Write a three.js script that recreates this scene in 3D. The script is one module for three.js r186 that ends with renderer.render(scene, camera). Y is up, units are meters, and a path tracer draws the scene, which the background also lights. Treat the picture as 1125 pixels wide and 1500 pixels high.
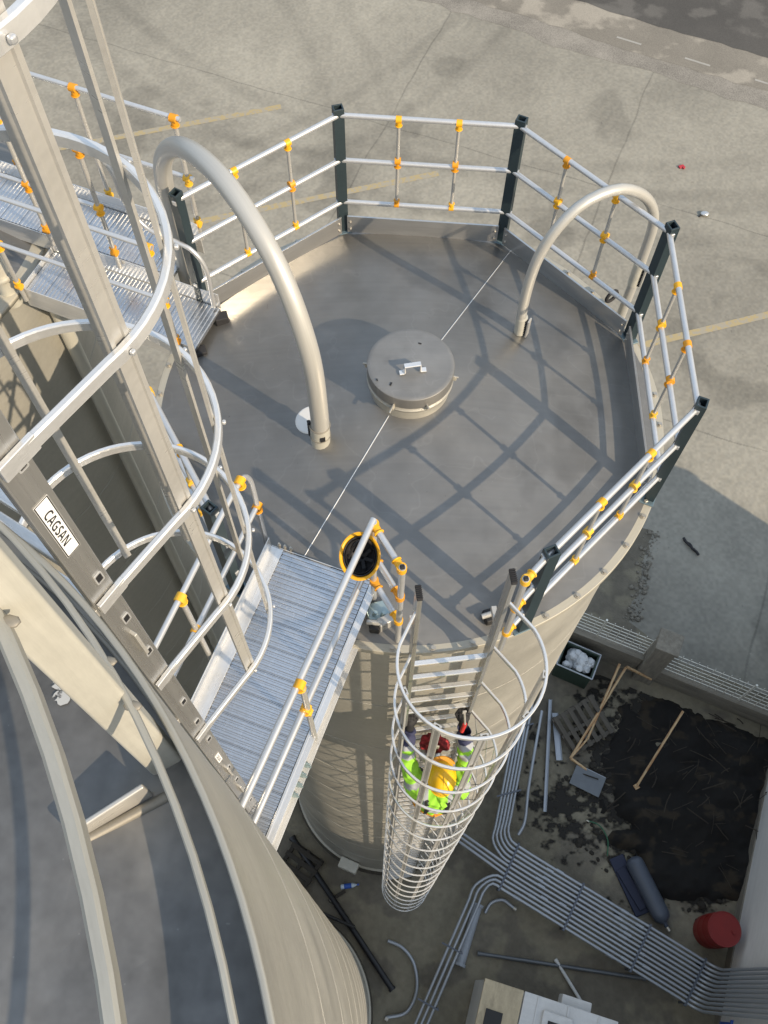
import * as THREE from 'three';
import { RoundedBoxGeometry } from 'three/addons/geometries/RoundedBoxGeometry.js';
import { mergeGeometries, mergeVertices } from 'three/addons/utils/BufferGeometryUtils.js';
import { MarchingCubes } from 'three/addons/objects/MarchingCubes.js';

// ---------------------------------------------------------------- camera, sky, sun, exposure
const Y0 = 13.3;                                   // height of the silo rim above the yard; all numbers below are relative to that rim
const G = -13.3;                                   // yard level relative to the rim
const scene = new THREE.Scene();
const camera = new THREE.PerspectiveCamera(58, 0.75, 0.05, 900);
camera.rotation.order = 'YXZ';
camera.position.set(-0.16, 5.538 + Y0, 3.642);
camera.rotation.set(THREE.MathUtils.degToRad(-63), 0, THREE.MathUtils.degToRad(1));
const elev = THREE.MathUtils.degToRad(26);
const sunDir = new THREE.Vector3(0.777 * Math.cos(elev), Math.sin(elev), 0.63 * Math.cos(elev)).normalize();
{ // pale hazy sky: brighter and warmer round the sun, bluer overhead
  const W = 512, H = 256, d = new Float32Array(W * H * 4), c = new THREE.Vector3();
  for (let j = 0; j < H; j++) for (let i = 0; i < W; i++) {
    const el = ((j + .5) / H - .5) * Math.PI, az = ((i + .5) / W - .5) * Math.PI * 2; c.set(Math.cos(el) * Math.cos(az), Math.sin(el), Math.cos(el) * Math.sin(az));
    const t = Math.sqrt(Math.max(0, c.y)), ang = Math.acos(Math.min(1, c.dot(sunDir))), h = Math.exp(-ang / .45), o = (j * W + i) * 4;
    const hz = [.52, .55, .56], ze = [.30, .40, .55], wm = [.95, .78, .55];
    for (let k = 0; k < 3; k++) d[o + k] = c.y < -.02 ? [.16, .15, .13][k] : hz[k] + (ze[k] - hz[k]) * t + wm[k] * h * .8;
    d[o + 3] = 1;
  }
  const t = new THREE.DataTexture(d, W, H, THREE.RGBAFormat, THREE.FloatType); t.mapping = THREE.EquirectangularReflectionMapping; t.magFilter = t.minFilter = THREE.LinearFilter; t.needsUpdate = true;
  scene.background = t; scene.environment = t;
}
const sun = new THREE.DirectionalLight(new THREE.Color(1.0, 0.825, 0.607), 3.2);
sun.name = 'sun'; sun.position.copy(sunDir).multiplyScalar(60); sun.position.y += Y0;
sun.target.position.set(0, Y0 * 0.5, 0); scene.add(sun, sun.target);
sun.castShadow = true; sun.shadow.mapSize.set(4096, 4096); sun.shadow.radius = 1;
Object.assign(sun.shadow.camera, { left: -34, right: 34, top: 34, bottom: -34, near: 1, far: 160 });
const renderer = new THREE.WebGLRenderer({ antialias: true });
renderer.toneMapping = THREE.LinearToneMapping; renderer.toneMappingExposure = 1.7;
renderer.shadowMap.enabled = true;

// ---------------------------------------------------------------- random, noise, textures
let seed = 12345;
const rnd = () => { seed = (seed * 1664525 + 1013904223) >>> 0; return seed / 4294967296; };
const R = (a, b) => a + (b - a) * rnd();
const perm = new Float32Array(65536); { for (let i = 0; i < 65536; i++) perm[i] = rnd(); }
function vn(x, y, px, py) {                        // tileable value noise
  const xi = Math.floor(x), yi = Math.floor(y); let fx = x - xi, fy = y - yi;
  fx = fx * fx * (3 - 2 * fx); fy = fy * fy * (3 - 2 * fy);
  const h = (a, b) => { a = ((a % px) + px) % px; b = ((b % py) + py) % py; return perm[(a * 7919 + b * 104729 + px * 31) & 65535]; };
  const a = h(xi, yi), b = h(xi + 1, yi), c = h(xi, yi + 1), d = h(xi + 1, yi + 1);
  return a + (b - a) * fx + (c - a) * fy + (a - b - c + d) * fx * fy;
}
function fbm(u, v, fx, fy, oct) { let s = 0, a = 0.5, t = 0; for (let i = 0; i < oct; i++) { s += a * vn(u * fx, v * fy, fx, fy); t += a; a *= 0.5; fx *= 2; fy *= 2; } return s / t; }
const clamp = (x, a = 0, b = 1) => Math.min(b, Math.max(a, x));
const sm = (a, b, x) => { const t = clamp((x - a) / (b - a)); return t * t * (3 - 2 * t); };
function tex(w, h, fn, srgb = false) {
  const d = new Uint8Array(w * h * 4);
  for (let j = 0; j < h; j++) for (let i = 0; i < w; i++) {
    const c = fn((i + 0.5) / w, (j + 0.5) / h), o = (j * w + i) * 4;
    for (let k = 0; k < 3; k++) { let x = clamp(c[k]); if (srgb) x = x <= 0.0031308 ? x * 12.92 : 1.055 * Math.pow(x, 1 / 2.4) - 0.055; d[o + k] = Math.round(x * 255); }
    d[o + 3] = 255;
  }
  const t = new THREE.DataTexture(d, w, h); t.magFilter = THREE.LinearFilter; t.minFilter = THREE.LinearMipmapLinearFilter; t.generateMipmaps = true;
  t.wrapS = t.wrapT = THREE.RepeatWrapping; t.anisotropy = 8; if (srgb) t.colorSpace = THREE.SRGBColorSpace; t.needsUpdate = true; return t;
}
const grey = x => [x, x, x];
const col = (r, g, b) => new THREE.Color().setRGB(r, g, b);

// metal grain: brushed streaks, smudges, small scratches
const metalMap = tex(512, 512, (u, v) => { const s = fbm(u, v, 4, 64, 3), p = fbm(u, v, 5, 5, 5), q = fbm(u + .3, v, 90, 90, 2); const k = 0.86 + 0.07 * (s - .5) + 0.22 * (p - .5) + 0.07 * (q - .5); return [k, k * .995, k * .98]; }, true);
const metalRough = tex(512, 512, (u, v) => { const p = fbm(u + .2, v + .4, 6, 6, 5), s = fbm(u, v, 3, 90, 3); return grey(clamp(.8 + .5 * (p - .5) + .15 * (s - .5))); });
const sheetBump = tex(512, 512, (u, v) => grey(.5 + .6 * (fbm(u, v, 4, 4, 3) - .5) + .15 * (fbm(u, v, 120, 120, 2) - .5)));
const roofMap = tex(1024, 1024, (u, v) => {
  const p = fbm(u, v, 4, 4, 6), q = fbm(u + .4, v + .1, 26, 26, 3), s = fbm(u, v, 6, 190, 2);
  let k = .78 + .40 * (p - .5) + .20 * (q - .5) + .07 * (s - .5);
  const spots = vn(u * 150, v * 150, 150, 150); if (spots > .985) k += .13; if (spots < .012) k -= .22;
  const stain = sm(.60, .72, fbm(u + .7, v + .3, 7, 7, 5)); k *= 1 - .18 * stain; const ring = fbm(u + .15, v + .55, 9, 9, 4); k *= 1 + .10 * Math.max(0, 1 - Math.abs(ring - .52) / .012); const drop = vn(u * 61 + .5, v * 61, 61, 61); if (drop > .993) k += .25 * fbm(u, v, 300, 300, 2);
  return [k, k * .985, k * .955];
}, true);
const scratchTex = (() => {
  const c = document.createElement('canvas'); c.width = c.height = 1024; const x = c.getContext('2d');
  x.fillStyle = '#808080'; x.fillRect(0, 0, 1024, 1024);
  for (let i = 0; i < 260; i++) { const a = R(0, 6.28), l = R(5, 60), px = R(0, 1024), py = R(0, 1024); x.strokeStyle = rnd() > .5 ? 'rgba(190,190,190,.6)' : 'rgba(70,70,70,.5)'; x.lineWidth = R(.6, 1.6); x.beginPath(); x.moveTo(px, py); x.quadraticCurveTo(px + Math.cos(a) * l * .5 + R(-6, 6), py + Math.sin(a) * l * .5, px + Math.cos(a) * l, py + Math.sin(a) * l); x.stroke(); }
  const t = new THREE.CanvasTexture(c); t.wrapS = t.wrapT = THREE.RepeatWrapping; return t;
})();
function rep(t, x, y) { const c = t.clone(); c.repeat.set(x, y); c.needsUpdate = true; return c; }
const M = {};
const std = (o) => new THREE.MeshStandardMaterial(o);
M.roof = std({ color: col(.255, .253, .245), metalness: .6, roughness: .5, map: roofMap, roughnessMap: metalRough, bumpMap: sheetBump, bumpScale: .004 });
const dustMap = tex(1024, 1024, (u, v) => { const p = fbm(u, v, 5, 5, 6), f = fbm(u + .2, v + .7, 90, 90, 3), w = sm(.5, .7, fbm(u + .6, v + .1, 8, 8, 5)), sp = vn(u * 420, v * 420, 420, 420), dr = fbm(u, v, 80, 5, 3); let k = .62 + .5 * (p - .5) + .25 * (f - .5) + .12 * (dr - .5) + .16 * w; if (sp > .988) k += .3; return [k, k * (1 - .02 * w), k * (1 - .05 * w)]; }, true);
M.roofDusty = std({ color: col(.255, .253, .245), metalness: .6, roughness: .5, map: dustMap, roughnessMap: metalRough, bumpMap: scratchTex, bumpScale: .0015 });
M.lid = std({ color: col(.275, .275, .27), metalness: .5, roughness: .6, map: roofMap, roughnessMap: metalRough });
M.wall = std({ color: col(.51, .495, .44), metalness: .45, roughness: .6, map: metalMap, roughnessMap: metalRough, bumpMap: sheetBump, bumpScale: .008 });
M.flange = std({ color: col(.50, .475, .40), metalness: .35, roughness: .55, map: metalMap });
M.alu = std({ color: col(.84, .845, .845), metalness: .6, roughness: .3, map: metalMap, roughnessMap: metalRough });
M.tube = std({ color: col(.68, .69, .70), metalness: .6, roughness: .32, map: metalMap });
M.steel = std({ color: col(.56, .55, .52), metalness: .4, roughness: .4, map: metalMap, roughnessMap: metalRough });
M.stringer = std({ color: col(.50, .495, .475), metalness: .7, roughness: .36, map: metalMap, roughnessMap: metalRough });
M.deck = std({ color: col(.66, .675, .70), metalness: .9, roughness: .36, map: metalMap, roughnessMap: metalRough });
M.toe = std({ color: col(.68, .675, .66), metalness: .85, roughness: .3, map: metalMap });
M.post = std({ color: col(.032, .052, .062), metalness: .25, roughness: .45, map: metalMap });
M.postLight = std({ color: col(.16, .23, .27), metalness: .4, roughness: .45, map: metalMap });
M.yellow = std({ color: col(.78, .39, .012), roughness: .42 });
M.yellowDark = std({ color: col(.66, .28, .010), roughness: .5 });
M.yellowPale = std({ color: col(.74, .42, .03), roughness: .55 });
M.helmet = std({ color: col(.86, .50, .012), roughness: .32 });
M.beige = std({ color: col(.62, .605, .53), metalness: .25, roughness: .45, map: metalMap });
M.pipe = std({ color: col(.58, .57, .53), metalness: .35, roughness: .36, map: metalMap });
M.railNear = std({ color: col(.40, .395, .355), metalness: .35, roughness: .45, map: metalMap });
M.weld = std({ color: col(.30, .28, .24), metalness: .5, roughness: .6, map: metalMap });
M.black = std({ color: col(.012, .012, .013), roughness: .6 });
M.rubber = std({ color: col(.02, .02, .022), roughness: .8 });
M.white = std({ color: col(.66, .65, .62), roughness: .5 });
M.bolt = std({ color: col(.45, .42, .36), metalness: .7, roughness: .4 });
M.tealBolt = std({ color: col(.33, .42, .43), metalness: .6, roughness: .35 });

// ---------------------------------------------------------------- builders
const V = (x, y, z) => new THREE.Vector3(x, y, z);
const taken = {};
function numbered(n) { if (!(n in taken)) { taken[n] = 0; return n; } taken[n]++; return n + '_' + String(taken[n]).padStart(3, '0'); }
function shade(o) { o.castShadow = true; o.receiveShadow = true; return o; }
function thing(name, label, category, base, group) {
  const o = new THREE.Group(); o.name = numbered(name); o.userData = { label, category }; if (group) o.userData.group = group;
  o.position.set(base[0], base[1] + Y0, base[2]); o.base = V(...base); scene.add(o); return o;
}
const baseOf = p => { while (p && !p.base) p = p.parent; return p.base; };
function part(name, geos, mat, parent) {           // geometry given in rim coordinates
  let g = Array.isArray(geos) ? (geos.length > 1 ? mergeGeometries(geos.map(clean), false) : geos[0]) : geos;
  const b = baseOf(parent); g.translate(-b.x, -b.y, -b.z);
  const m = shade(new THREE.Mesh(g, mat)); m.name = name; parent.add(m); return m;
}
function clean(g) { g = g.index ? g.toNonIndexed() : g; for (const k of Object.keys(g.attributes)) if (!['position', 'normal', 'uv'].includes(k)) g.deleteAttribute(k); return g; }
function structure(name, geo, mat) { const m = shade(new THREE.Mesh(geo, mat)); m.name = numbered(name); m.userData.kind = 'structure'; m.position.y = Y0; scene.add(m); return m; }
const cyl1 = new THREE.CylinderGeometry(1, 1, 1, 14, 1);
const UP = V(0, 1, 0);
function bar(name, a, b, r, mat, parent) {         // round bar from a to b (rim coordinates)
  const A = V(...a), B = V(...b), o = baseOf(parent);
  const m = shade(new THREE.Mesh(cyl1, mat)); m.name = name;
  m.position.copy(A).add(B).multiplyScalar(.5).sub(o); const d = B.clone().sub(A), L = d.length();
  m.quaternion.setFromUnitVectors(UP, d.normalize()); m.scale.set(r, L, r); parent.add(m); return m;
}
const rbCache = {};
function rbox(w, h, d, r = .004) { const k = [w, h, d, r].map(x => x.toFixed(4)).join(); return rbCache[k] || (rbCache[k] = new RoundedBoxGeometry(w, h, d, 1, Math.min(r, w / 2.1, h / 2.1, d / 2.1))); }
function boxAt(name, w, h, d, pos, rotY, mat, parent, r, rx = 0, rz = 0) {
  const o = baseOf(parent), m = shade(new THREE.Mesh(rbox(w, h, d, r), mat)); m.name = name;
  m.position.set(...pos).sub(o); m.rotation.set(rx, rotY, rz, 'YXZ'); parent.add(m); return m;
}
function boxBetween(name, a, b, w, h, mat, parent, r) { // box along a->b, w horizontal thickness, h vertical height
  const A = V(...a), B = V(...b), d = B.clone().sub(A), L = d.length(), o = baseOf(parent);
  const m = shade(new THREE.Mesh(rbox(w, h, L, r), mat)); m.name = name; m.position.copy(A).add(B).multiplyScalar(.5).sub(o);
  const x = V(0, 1, 0).cross(d).normalize(), z = d.normalize(), y = z.clone().cross(x);
  m.quaternion.setFromRotationMatrix(new THREE.Matrix4().makeBasis(x, y, z)); parent.add(m); return m;
}
function sweep(pts, w, h, closed = false) {        // rectangular band swept along a path that is close to horizontal, slightly chamfered
  const n = pts.length, P = [], U = [], I = [];
  const c = Math.min(w, h) * .22, hw = w / 2, hh = h / 2;
  const prof = [[-hw + c, -hh], [hw - c, -hh], [hw, -hh + c], [hw, hh - c], [hw - c, hh], [-hw + c, hh], [-hw, hh - c], [-hw, -hh + c]], K = prof.length;
  let s = 0;
  for (let i = 0; i < n; i++) {
    const a = pts[Math.max(0, i - 1)], b = pts[Math.min(n - 1, i + 1)];
    const t = b.clone().sub(a).normalize(), x = t.clone().cross(UP).normalize(), y = x.clone().cross(t);
    if (i) s += pts[i].distanceTo(pts[i - 1]);
    for (let k = 0; k < K; k++) { const [u, v] = prof[k]; P.push(pts[i].x + x.x * u + y.x * v, pts[i].y + x.y * u + y.y * v, pts[i].z + x.z * u + y.z * v); U.push(s, k * .05); }
  }
  for (let i = 0; i < n - 1; i++) for (let k = 0; k < K; k++) { const a = i * K + k, b = i * K + (k + 1) % K; I.push(a, b, a + K, b, b + K, a + K); }
  for (let k = 1; k < K - 1; k++) { I.push(0, k + 1, k); const e = (n - 1) * K; I.push(e, e + k, e + k + 1); }
  let g = new THREE.BufferGeometry(); g.setAttribute('position', new THREE.Float32BufferAttribute(P, 3)); g.setAttribute('uv', new THREE.Float32BufferAttribute(U, 2)); g.setIndex(I);
  g = g.toNonIndexed(); g.computeVertexNormals(); return g;
}
function tubePath(pts, r, seg = 80, rad = 20) { return new THREE.TubeGeometry(new THREE.CatmullRomCurve3(pts.map(p => V(...p))), seg, r, rad, false); }
function lathe(profile, seg = 128, cx = 0, cz = 0, p0 = 0, pl = Math.PI * 2, uvScale) {
  const g = new THREE.LatheGeometry(profile.map(p => new THREE.Vector2(p[0], p[1])), seg, p0, pl); g.translate(cx, 0, cz);
  if (uvScale) planarUV(g, uvScale); return g;
}
function planarUV(g, s) { const p = g.attributes.position, u = new Float32Array(p.count * 2); for (let i = 0; i < p.count; i++) { u[2 * i] = p.getX(i) / s; u[2 * i + 1] = p.getZ(i) / s; } g.setAttribute('uv', new THREE.BufferAttribute(u, 2)); return g; }
function wallUV(g, cx, cz, s) { const p = g.attributes.position, u = g.attributes.uv; for (let i = 0; i < p.count; i++) u.setXY(i, u.getX(i) * 11 / s, p.getY(i) / s); return g; }
const rad = d => d * Math.PI / 180;
const pol = (r, deg, y, cx = 0, cz = 0) => [cx + r * Math.cos(rad(deg)), y, cz + r * Math.sin(rad(deg))];

// ---------------------------------------------------------------- ground
{
  const conc = tex(2048, 2048, (u, v) => {
    const X = u * 44 - 22, Z = v * 44 - 32;        // metres
    const p = fbm(u, v, 9, 9, 6), q = fbm(u + .31, v + .17, 60, 60, 4), f = vn(u * 700, v * 700, 700, 700);
    let k = .225 + .075 * (p - .5) + .05 * (q - .5) + .055 * (f - .5);
    const patch = sm(.52, .66, fbm(u + .5, v + .8, 14, 14, 5)); k *= 1 - .12 * patch;
    const pale = sm(.56, .70, fbm(u + .13, v + .43, 11, 7, 5)); k *= 1 + .13 * pale;
    // tyre tracks: wide arcs, broken up by wear
    const tr = (cx, cz, r, w, s) => { const d = Math.abs(Math.hypot(X - cx, Z - cz) - r) / w; return s * Math.max(0, 1 - d * d) * (.35 + .9 * fbm(u + .2, v, 40, 40, 3)); };
    let t = 0; t += tr(-14, -34, 19, .28, .10) + tr(-14, -34, 20.6, .28, .10) + tr(8, -38, 22, .3, .09) + tr(8, -38, 23.7, .3, .09) + tr(-30, -12, 29, .3, .07) + tr(-30, -12, 30.7, .3, .07) + tr(4, -60, 43, .3, .08) + tr(4, -60, 44.8, .3, .08);
    k *= 1 - 1.7 * t; const oil = sm(.66, .74, fbm(u + .9, v + .35, 22, 22, 4)); k *= 1 - .22 * oil;
    // joints and cracks
    const wob = .06 * (fbm(u, v, 30, 30, 3) - .5);
    const ln = (a, b, c, w) => { const d = Math.abs(a * X + b * Z + c + wob * 3); return d < w ? 1 : 0; };
    let j = 0; j = Math.max(j, ln(.93, .36, .35, .022), ln(.93, .36, -6.2, .022), ln(.93, .36, 7, .022), ln(-.36, .93, 10.4, .018), ln(-.36, .93, 17.2, .018));
    k *= 1 - .38 * j * (.4 + .6 * fbm(u, v, 80, 80, 2));
    const spot = vn(u * 520 + 3, v * 520, 520, 520); if (spot > .985) k *= .72; if (spot < .008) k *= 1.25;
    return [k * 1.04, k * .985, k * .82];
  }, true);
  const bump = tex(512, 512, (u, v) => grey(fbm(u, v, 24, 24, 5)));
  const g = new THREE.PlaneGeometry(600, 600); g.rotateX(-Math.PI / 2); g.translate(0, G - .012, -8);
  const gt = tex(512, 512, (u, v) => { const k = .22 + .1 * (fbm(u, v, 6, 6, 6) - .5); return [k * 1.03, k * .985, k * .85]; }, true); gt.repeat.set(40, 40);
  structure('ground', g, std({ map: gt, roughness: .9 }));
  const y = new THREE.PlaneGeometry(44, 44, 1, 1); y.rotateX(-Math.PI / 2);
  const uv = y.attributes.uv; for (let i = 0; i < uv.count; i++) uv.setY(i, 1 - uv.getY(i));
  y.translate(0, G - .006, -10);
  conc.wrapS = conc.wrapT = THREE.ClampToEdgeWrapping;
  const bm = rep(bump, 12, 12);
  structure('concrete_yard', y, std({ map: conc, roughness: .82, bumpMap: bm, bumpScale: .012 }));
}
function flat(name, poly, y, mat, uvs = 1) {
  const s = new THREE.Shape(poly.map(p => new THREE.Vector2(p[0], -p[1]))); const g = new THREE.ShapeGeometry(s); g.rotateX(-Math.PI / 2); g.translate(0, y, 0);
  planarUV(g, uvs); return structure(name, g, mat);
}
const wornPaint = tex(512, 512, (u, v) => { const k = fbm(u, v, 40, 40, 4), w = sm(.42, .56, k); const a = [.42, .29, .055], b = [.29, .265, .21]; return [0, 1, 2].map(i => b[i] + (a[i] - b[i]) * w * .38); }, true);
const asphaltMap = tex(1024, 1024, (u, v) => { const p = fbm(u, v, 5, 5, 6), f = vn(u * 400, v * 400, 400, 400), d = sm(.5, .68, fbm(u + .4, v + .2, 9, 9, 5)); const k = .085 + .045 * (p - .5) + .03 * (f - .5) + .05 * d; return [k * 1.03, k, k * .94]; }, true);
const gravelMap = tex(1024, 1024, (u, v) => { const p = fbm(u, v, 8, 8, 6), f = vn(u * 260, v * 260, 260, 260); const k = .20 + .14 * (p - .5) + .10 * (f - .5); return [k * 1.04, k * .97, k * .84]; }, true);
const dirtMap = tex(1024, 1024, (u, v) => { const p = fbm(u, v, 6, 6, 6), f = fbm(u + .2, v + .6, 70, 70, 3), w = sm(.47, .6, fbm(u + .6, v + .2, 9, 9, 5)); const k = .19 + .12 * (p - .5) + .07 * (f - .5); return [k * (1.12 - .3 * w), k * (1 - .27 * w), k * (.72 - .16 * w)]; }, true);
// the road beyond the yard, its dusty shoulder and the broken white line
const rd = V(8.6, 0, 4.0).normalize(), rn = V(-rd.z, 0, rd.x).multiplyScalar(-1);   // along the road, and away from the yard
const rp = (s, n) => [2.55 + rd.x * s + rn.x * n, -24.4 + rd.z * s + rn.z * n];
{
  const edge = []; for (let s = -30; s <= 40; s += .5) { const p = rp(s, -.9 + .14 * Math.sin(s * 1.3) * Math.sin(s * .37) + R(-.1, .1)); edge.push(p); }
  flat('gravel_shoulder', [...edge, rp(40, .6), rp(-30, .6)], G - .002, std({ map: gravelMap, roughness: .95 }), 5);
  const e2 = []; for (let s = -30; s <= 40; s += .5) e2.push(rp(s, -.15 + R(-.06, .06) + .05 * Math.sin(s * .8)));
  flat('road', [...e2, rp(40, 14), rp(-30, 14)], G + .002, std({ color: col(2.1, 1.98, 1.75), map: asphaltMap, roughness: .85 }), 7);
  const e3 = []; for (let s = -30; s <= 40; s += .4) e3.push(rp(s, 1.35 + R(-.05, .05) + .06 * Math.sin(s * .9) * Math.sin(s * .31)));
  flat('asphalt_overlay', [...e3, rp(40, 13), rp(-30, 13)], G + .006, std({ color: col(.75, .73, .7), map: asphaltMap, roughness: .85 }), 7);
  const mk = std({ color: col(.36, .35, .32), roughness: .7, map: metalMap });
  for (const s of [4.6, 6.8, 9, 11.2, 13.4, 15.6]) flat('road_marking', [rp(s, .2), rp(s + .8, .2), rp(s + .8, .28), rp(s, .28)], G + .006, mk);
}
{
  const ym = std({ map: wornPaint, roughness: .8 });
  const line = (a, b, w = .2) => { const d = new THREE.Vector2(b[0] - a[0], b[1] - a[1]).normalize(), n = new THREE.Vector2(-d.y, d.x).multiplyScalar(w / 2); flat('yard_line', [[a[0] + n.x, a[1] + n.y], [b[0] + n.x, b[1] + n.y], [b[0] - n.x, b[1] - n.y], [a[0] - n.x, a[1] - n.y]], G - .001, ym, 3); };
  line([-13, -16.4], [-3.4, -19.3]); line([-12, -12.7], [1.2, -16.7]); line([3.2, -9.85], [16, -13.85]);
}
const dirtMat = std({ color: col(.85, .85, .85), map: dirtMap, roughness: .95, bumpMap: rep(sheetBump, 2, 2), bumpScale: .03 });
{
  const right = []; for (let i = 0; i <= 14; i++) { const t = i / 14; right.push([5.66 + .4 * 0 + (5.2 - 5.95) * t + .28 + R(-.06, .06), -5.6 + 2.2 * t]); }
  flat('bare_ground', [[-14, -2.5], [-3, -4.6], [0, -5.2], [5.4, -5.75], ...right, [6.2, -2.5], [8.6, -1.55], [30, 6.5], [30, 14], [-14, 14]], G + .002, dirtMat, 6);
}

// ---------------------------------------------------------------- silos
function rimProfileCourse(r, y0, y1) { return [[r, y0 + .004], [r + .0015, y0 + .012], [r + .0015, y1 - .012], [r, y1 - .004]]; }
function siloBody(t, cx, cz, r, top, n, mat) {
  const bottom = G + .3, H = (top - bottom) / n;
  for (let i = 0; i < n; i++) {
    const y1 = top - i * H, y0 = y1 - H;
    part('wall_plate', wallUV(lathe(rimProfileCourse(r, y0, y1), 128, cx, cz), cx, cz, 2.3), mat, t);
    if (i) part('weld_seam', new THREE.TorusGeometry(r, .004, 5, 128).rotateX(Math.PI / 2).translate(cx, y1, cz), mat, t);
  }
  part('inner_liner', lathe([[r - .012, bottom], [r - .012, top - .02]], 96, cx, cz), M.steel, t);
  part('base_ring', lathe([[r, bottom + .03], [r + .035, bottom + .03], [r + .04, bottom + .02], [r + .04, bottom - .002], [r - .05, bottom - .002]], 96, cx, cz), M.flange, t);
  part('plinth', lathe([[0, bottom - .003], [r + .05, bottom - .003], [r + .07, bottom - .03], [r + .07, G - .02]], 96, cx, cz, 0, Math.PI * 2, 3), std({ color: col(.30, .28, .24), roughness: .9, map: gravelMap }), t);
}
const silo1 = thing('silo', 'grey steel silo with a round lidded hatch on its railed cone roof', 'silo', [0, G, 0]);
siloBody(silo1, 0, 0, 1.75, -.03, 9, M.wall);
part('rim_flange', lathe([[1.745, -.055], [1.805, -.055], [1.81, -.05], [1.81, .0], [1.805, .006], [1.70, .006]], 160, 0, 0), M.flange, silo1);
{
  const bg = new THREE.CylinderGeometry(.014, .014, .022, 6), wg = new THREE.CylinderGeometry(.021, .021, .006, 10);
  const g = mergeGeometries([bg.translate(0, .011, 0), wg.translate(0, .003, 0)]);
  for (let i = 0; i < 44; i++) { const m = shade(new THREE.Mesh(g, M.bolt)); m.name = 'rim_bolt'; const p = pol(1.782, i * 360 / 44 + 3, .006); m.position.set(p[0], p[1] - G, p[2]); m.rotation.y = R(0, 3); silo1.add(m); }
  const slope = .2, ry = r => .008 + slope * (1.75 - r);
  const prof = []; for (let i = 0; i <= 16; i++) { const r = 1.757 - (1.757 - .12) * i / 16; prof.push([r, ry(r)]); }
  const roof = part('roof', lathe(prof, 160, 0, 0, 0, Math.PI * 2, 3.6), M.roof, silo1);
  for (const a of [-61.8, 119.3]) bar('weld_seam', pol(1.72, a, ry(1.72) + .001), pol(.285, a, ry(.285) + .001), .0038, M.alu, roof);
  // hatch
  const hy = ry(.27);
  const hatch = part('hatch', lathe([[.272, hy - .06], [.272, hy + .10], [.292, hy + .105], [.292, hy + .122], [.272, hy + .126], [.272, hy + .19], [.0, hy + .19]], 80, 0, 0), M.wall, silo1);
  part('hatch_lid', lathe([[.0, hy + .262], [.26, hy + .252], [.287, hy + .246], [.291, hy + .238], [.291, hy + .15], [.285, hy + .145], [.276, hy + .15]], 80, 0, 0, 0, Math.PI * 2, 2.2), M.lid, hatch);
  const hl = hy + .262;
  part('hatch_handle', sweep([V(-.075, hl + .006, .09), V(-.05, hl + .006, .085), V(-.045, hl + .012, .084), V(-.042, hl + .07, .08), V(.06, hl + .07, .06), V(.065, hl + .012, .064), V(.07, hl + .006, .062), V(.1, hl + .006, .058)].map(p => p), .035, .012), M.alu, hatch);
  for (const [a, l] of [[112, .07], [68, .03], [8, .03], [190, .03], [265, .03]]) {
    boxAt('hatch_latch', .018, .035, .02 + l * .4, pol(.296, a, hy + .15), -rad(a) + Math.PI / 2, M.flange, hatch, .006);
    bar('latch_pin', pol(.288, a, hy + .17), pol(.293 + l, a, hy + .165), .007, M.bolt, hatch);
  }
  // smudged grease spots of the lid and lifting lugs by the rim
  for (const [x, z, r] of [[-.13, .17, .012], [-.22, .14, .009], [.06, -.16, .01]]) boxAt('grease_mark', r * 2.2, .002, r, [x, hl - .004, z], R(0, 3), M.black, hatch, .001);
  for (const a of [97, 72]) {
    const lug = boxAt('lifting_lug', .09, .07, .07, pol(1.66, a, .06), -rad(a), M.black, silo1, .012);
    bar('lug_pin', pol(1.66, a - 1.6, .11), pol(1.66, a + 1.8, .1), .018, M.steel, lug.parent === silo1 ? silo1 : silo1);
  }
}
// silo under the photographer
const C2 = [-2.02, 4.18], LIP = 3.72;
const silo2 = thing('silo', 'taller silo in the near corner with a dark blue-grey roof inside an upstanding rim', 'silo', [C2[0], G, C2[1]]);
siloBody(silo2, C2[0], C2[1], 1.75, LIP - .02, 11, M.wall);
{
  part('rim_edge', lathe([[1.752, LIP - .022], [1.754, LIP - .003], [1.75, LIP], [1.742, LIP], [1.738, LIP - .004], [1.738, 3.4]], 160, ...C2), M.railNear, silo2);
  const ry = r => 3.48 + .2 * (1.75 - r); const prof = []; for (let i = 0; i <= 16; i++) { const r = 1.738 * (1 - i / 16); prof.push([r, ry(r)]); }
  part('roof', lathe(prof, 160, C2[0], C2[1], 0, Math.PI * 2, 2.6), M.roofDusty, silo2);
  part('inside_weld', new THREE.TorusGeometry(1.735, .008, 6, 128).rotateX(Math.PI / 2).translate(C2[0], 3.487, C2[1]), M.weld, silo2);
}
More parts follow.
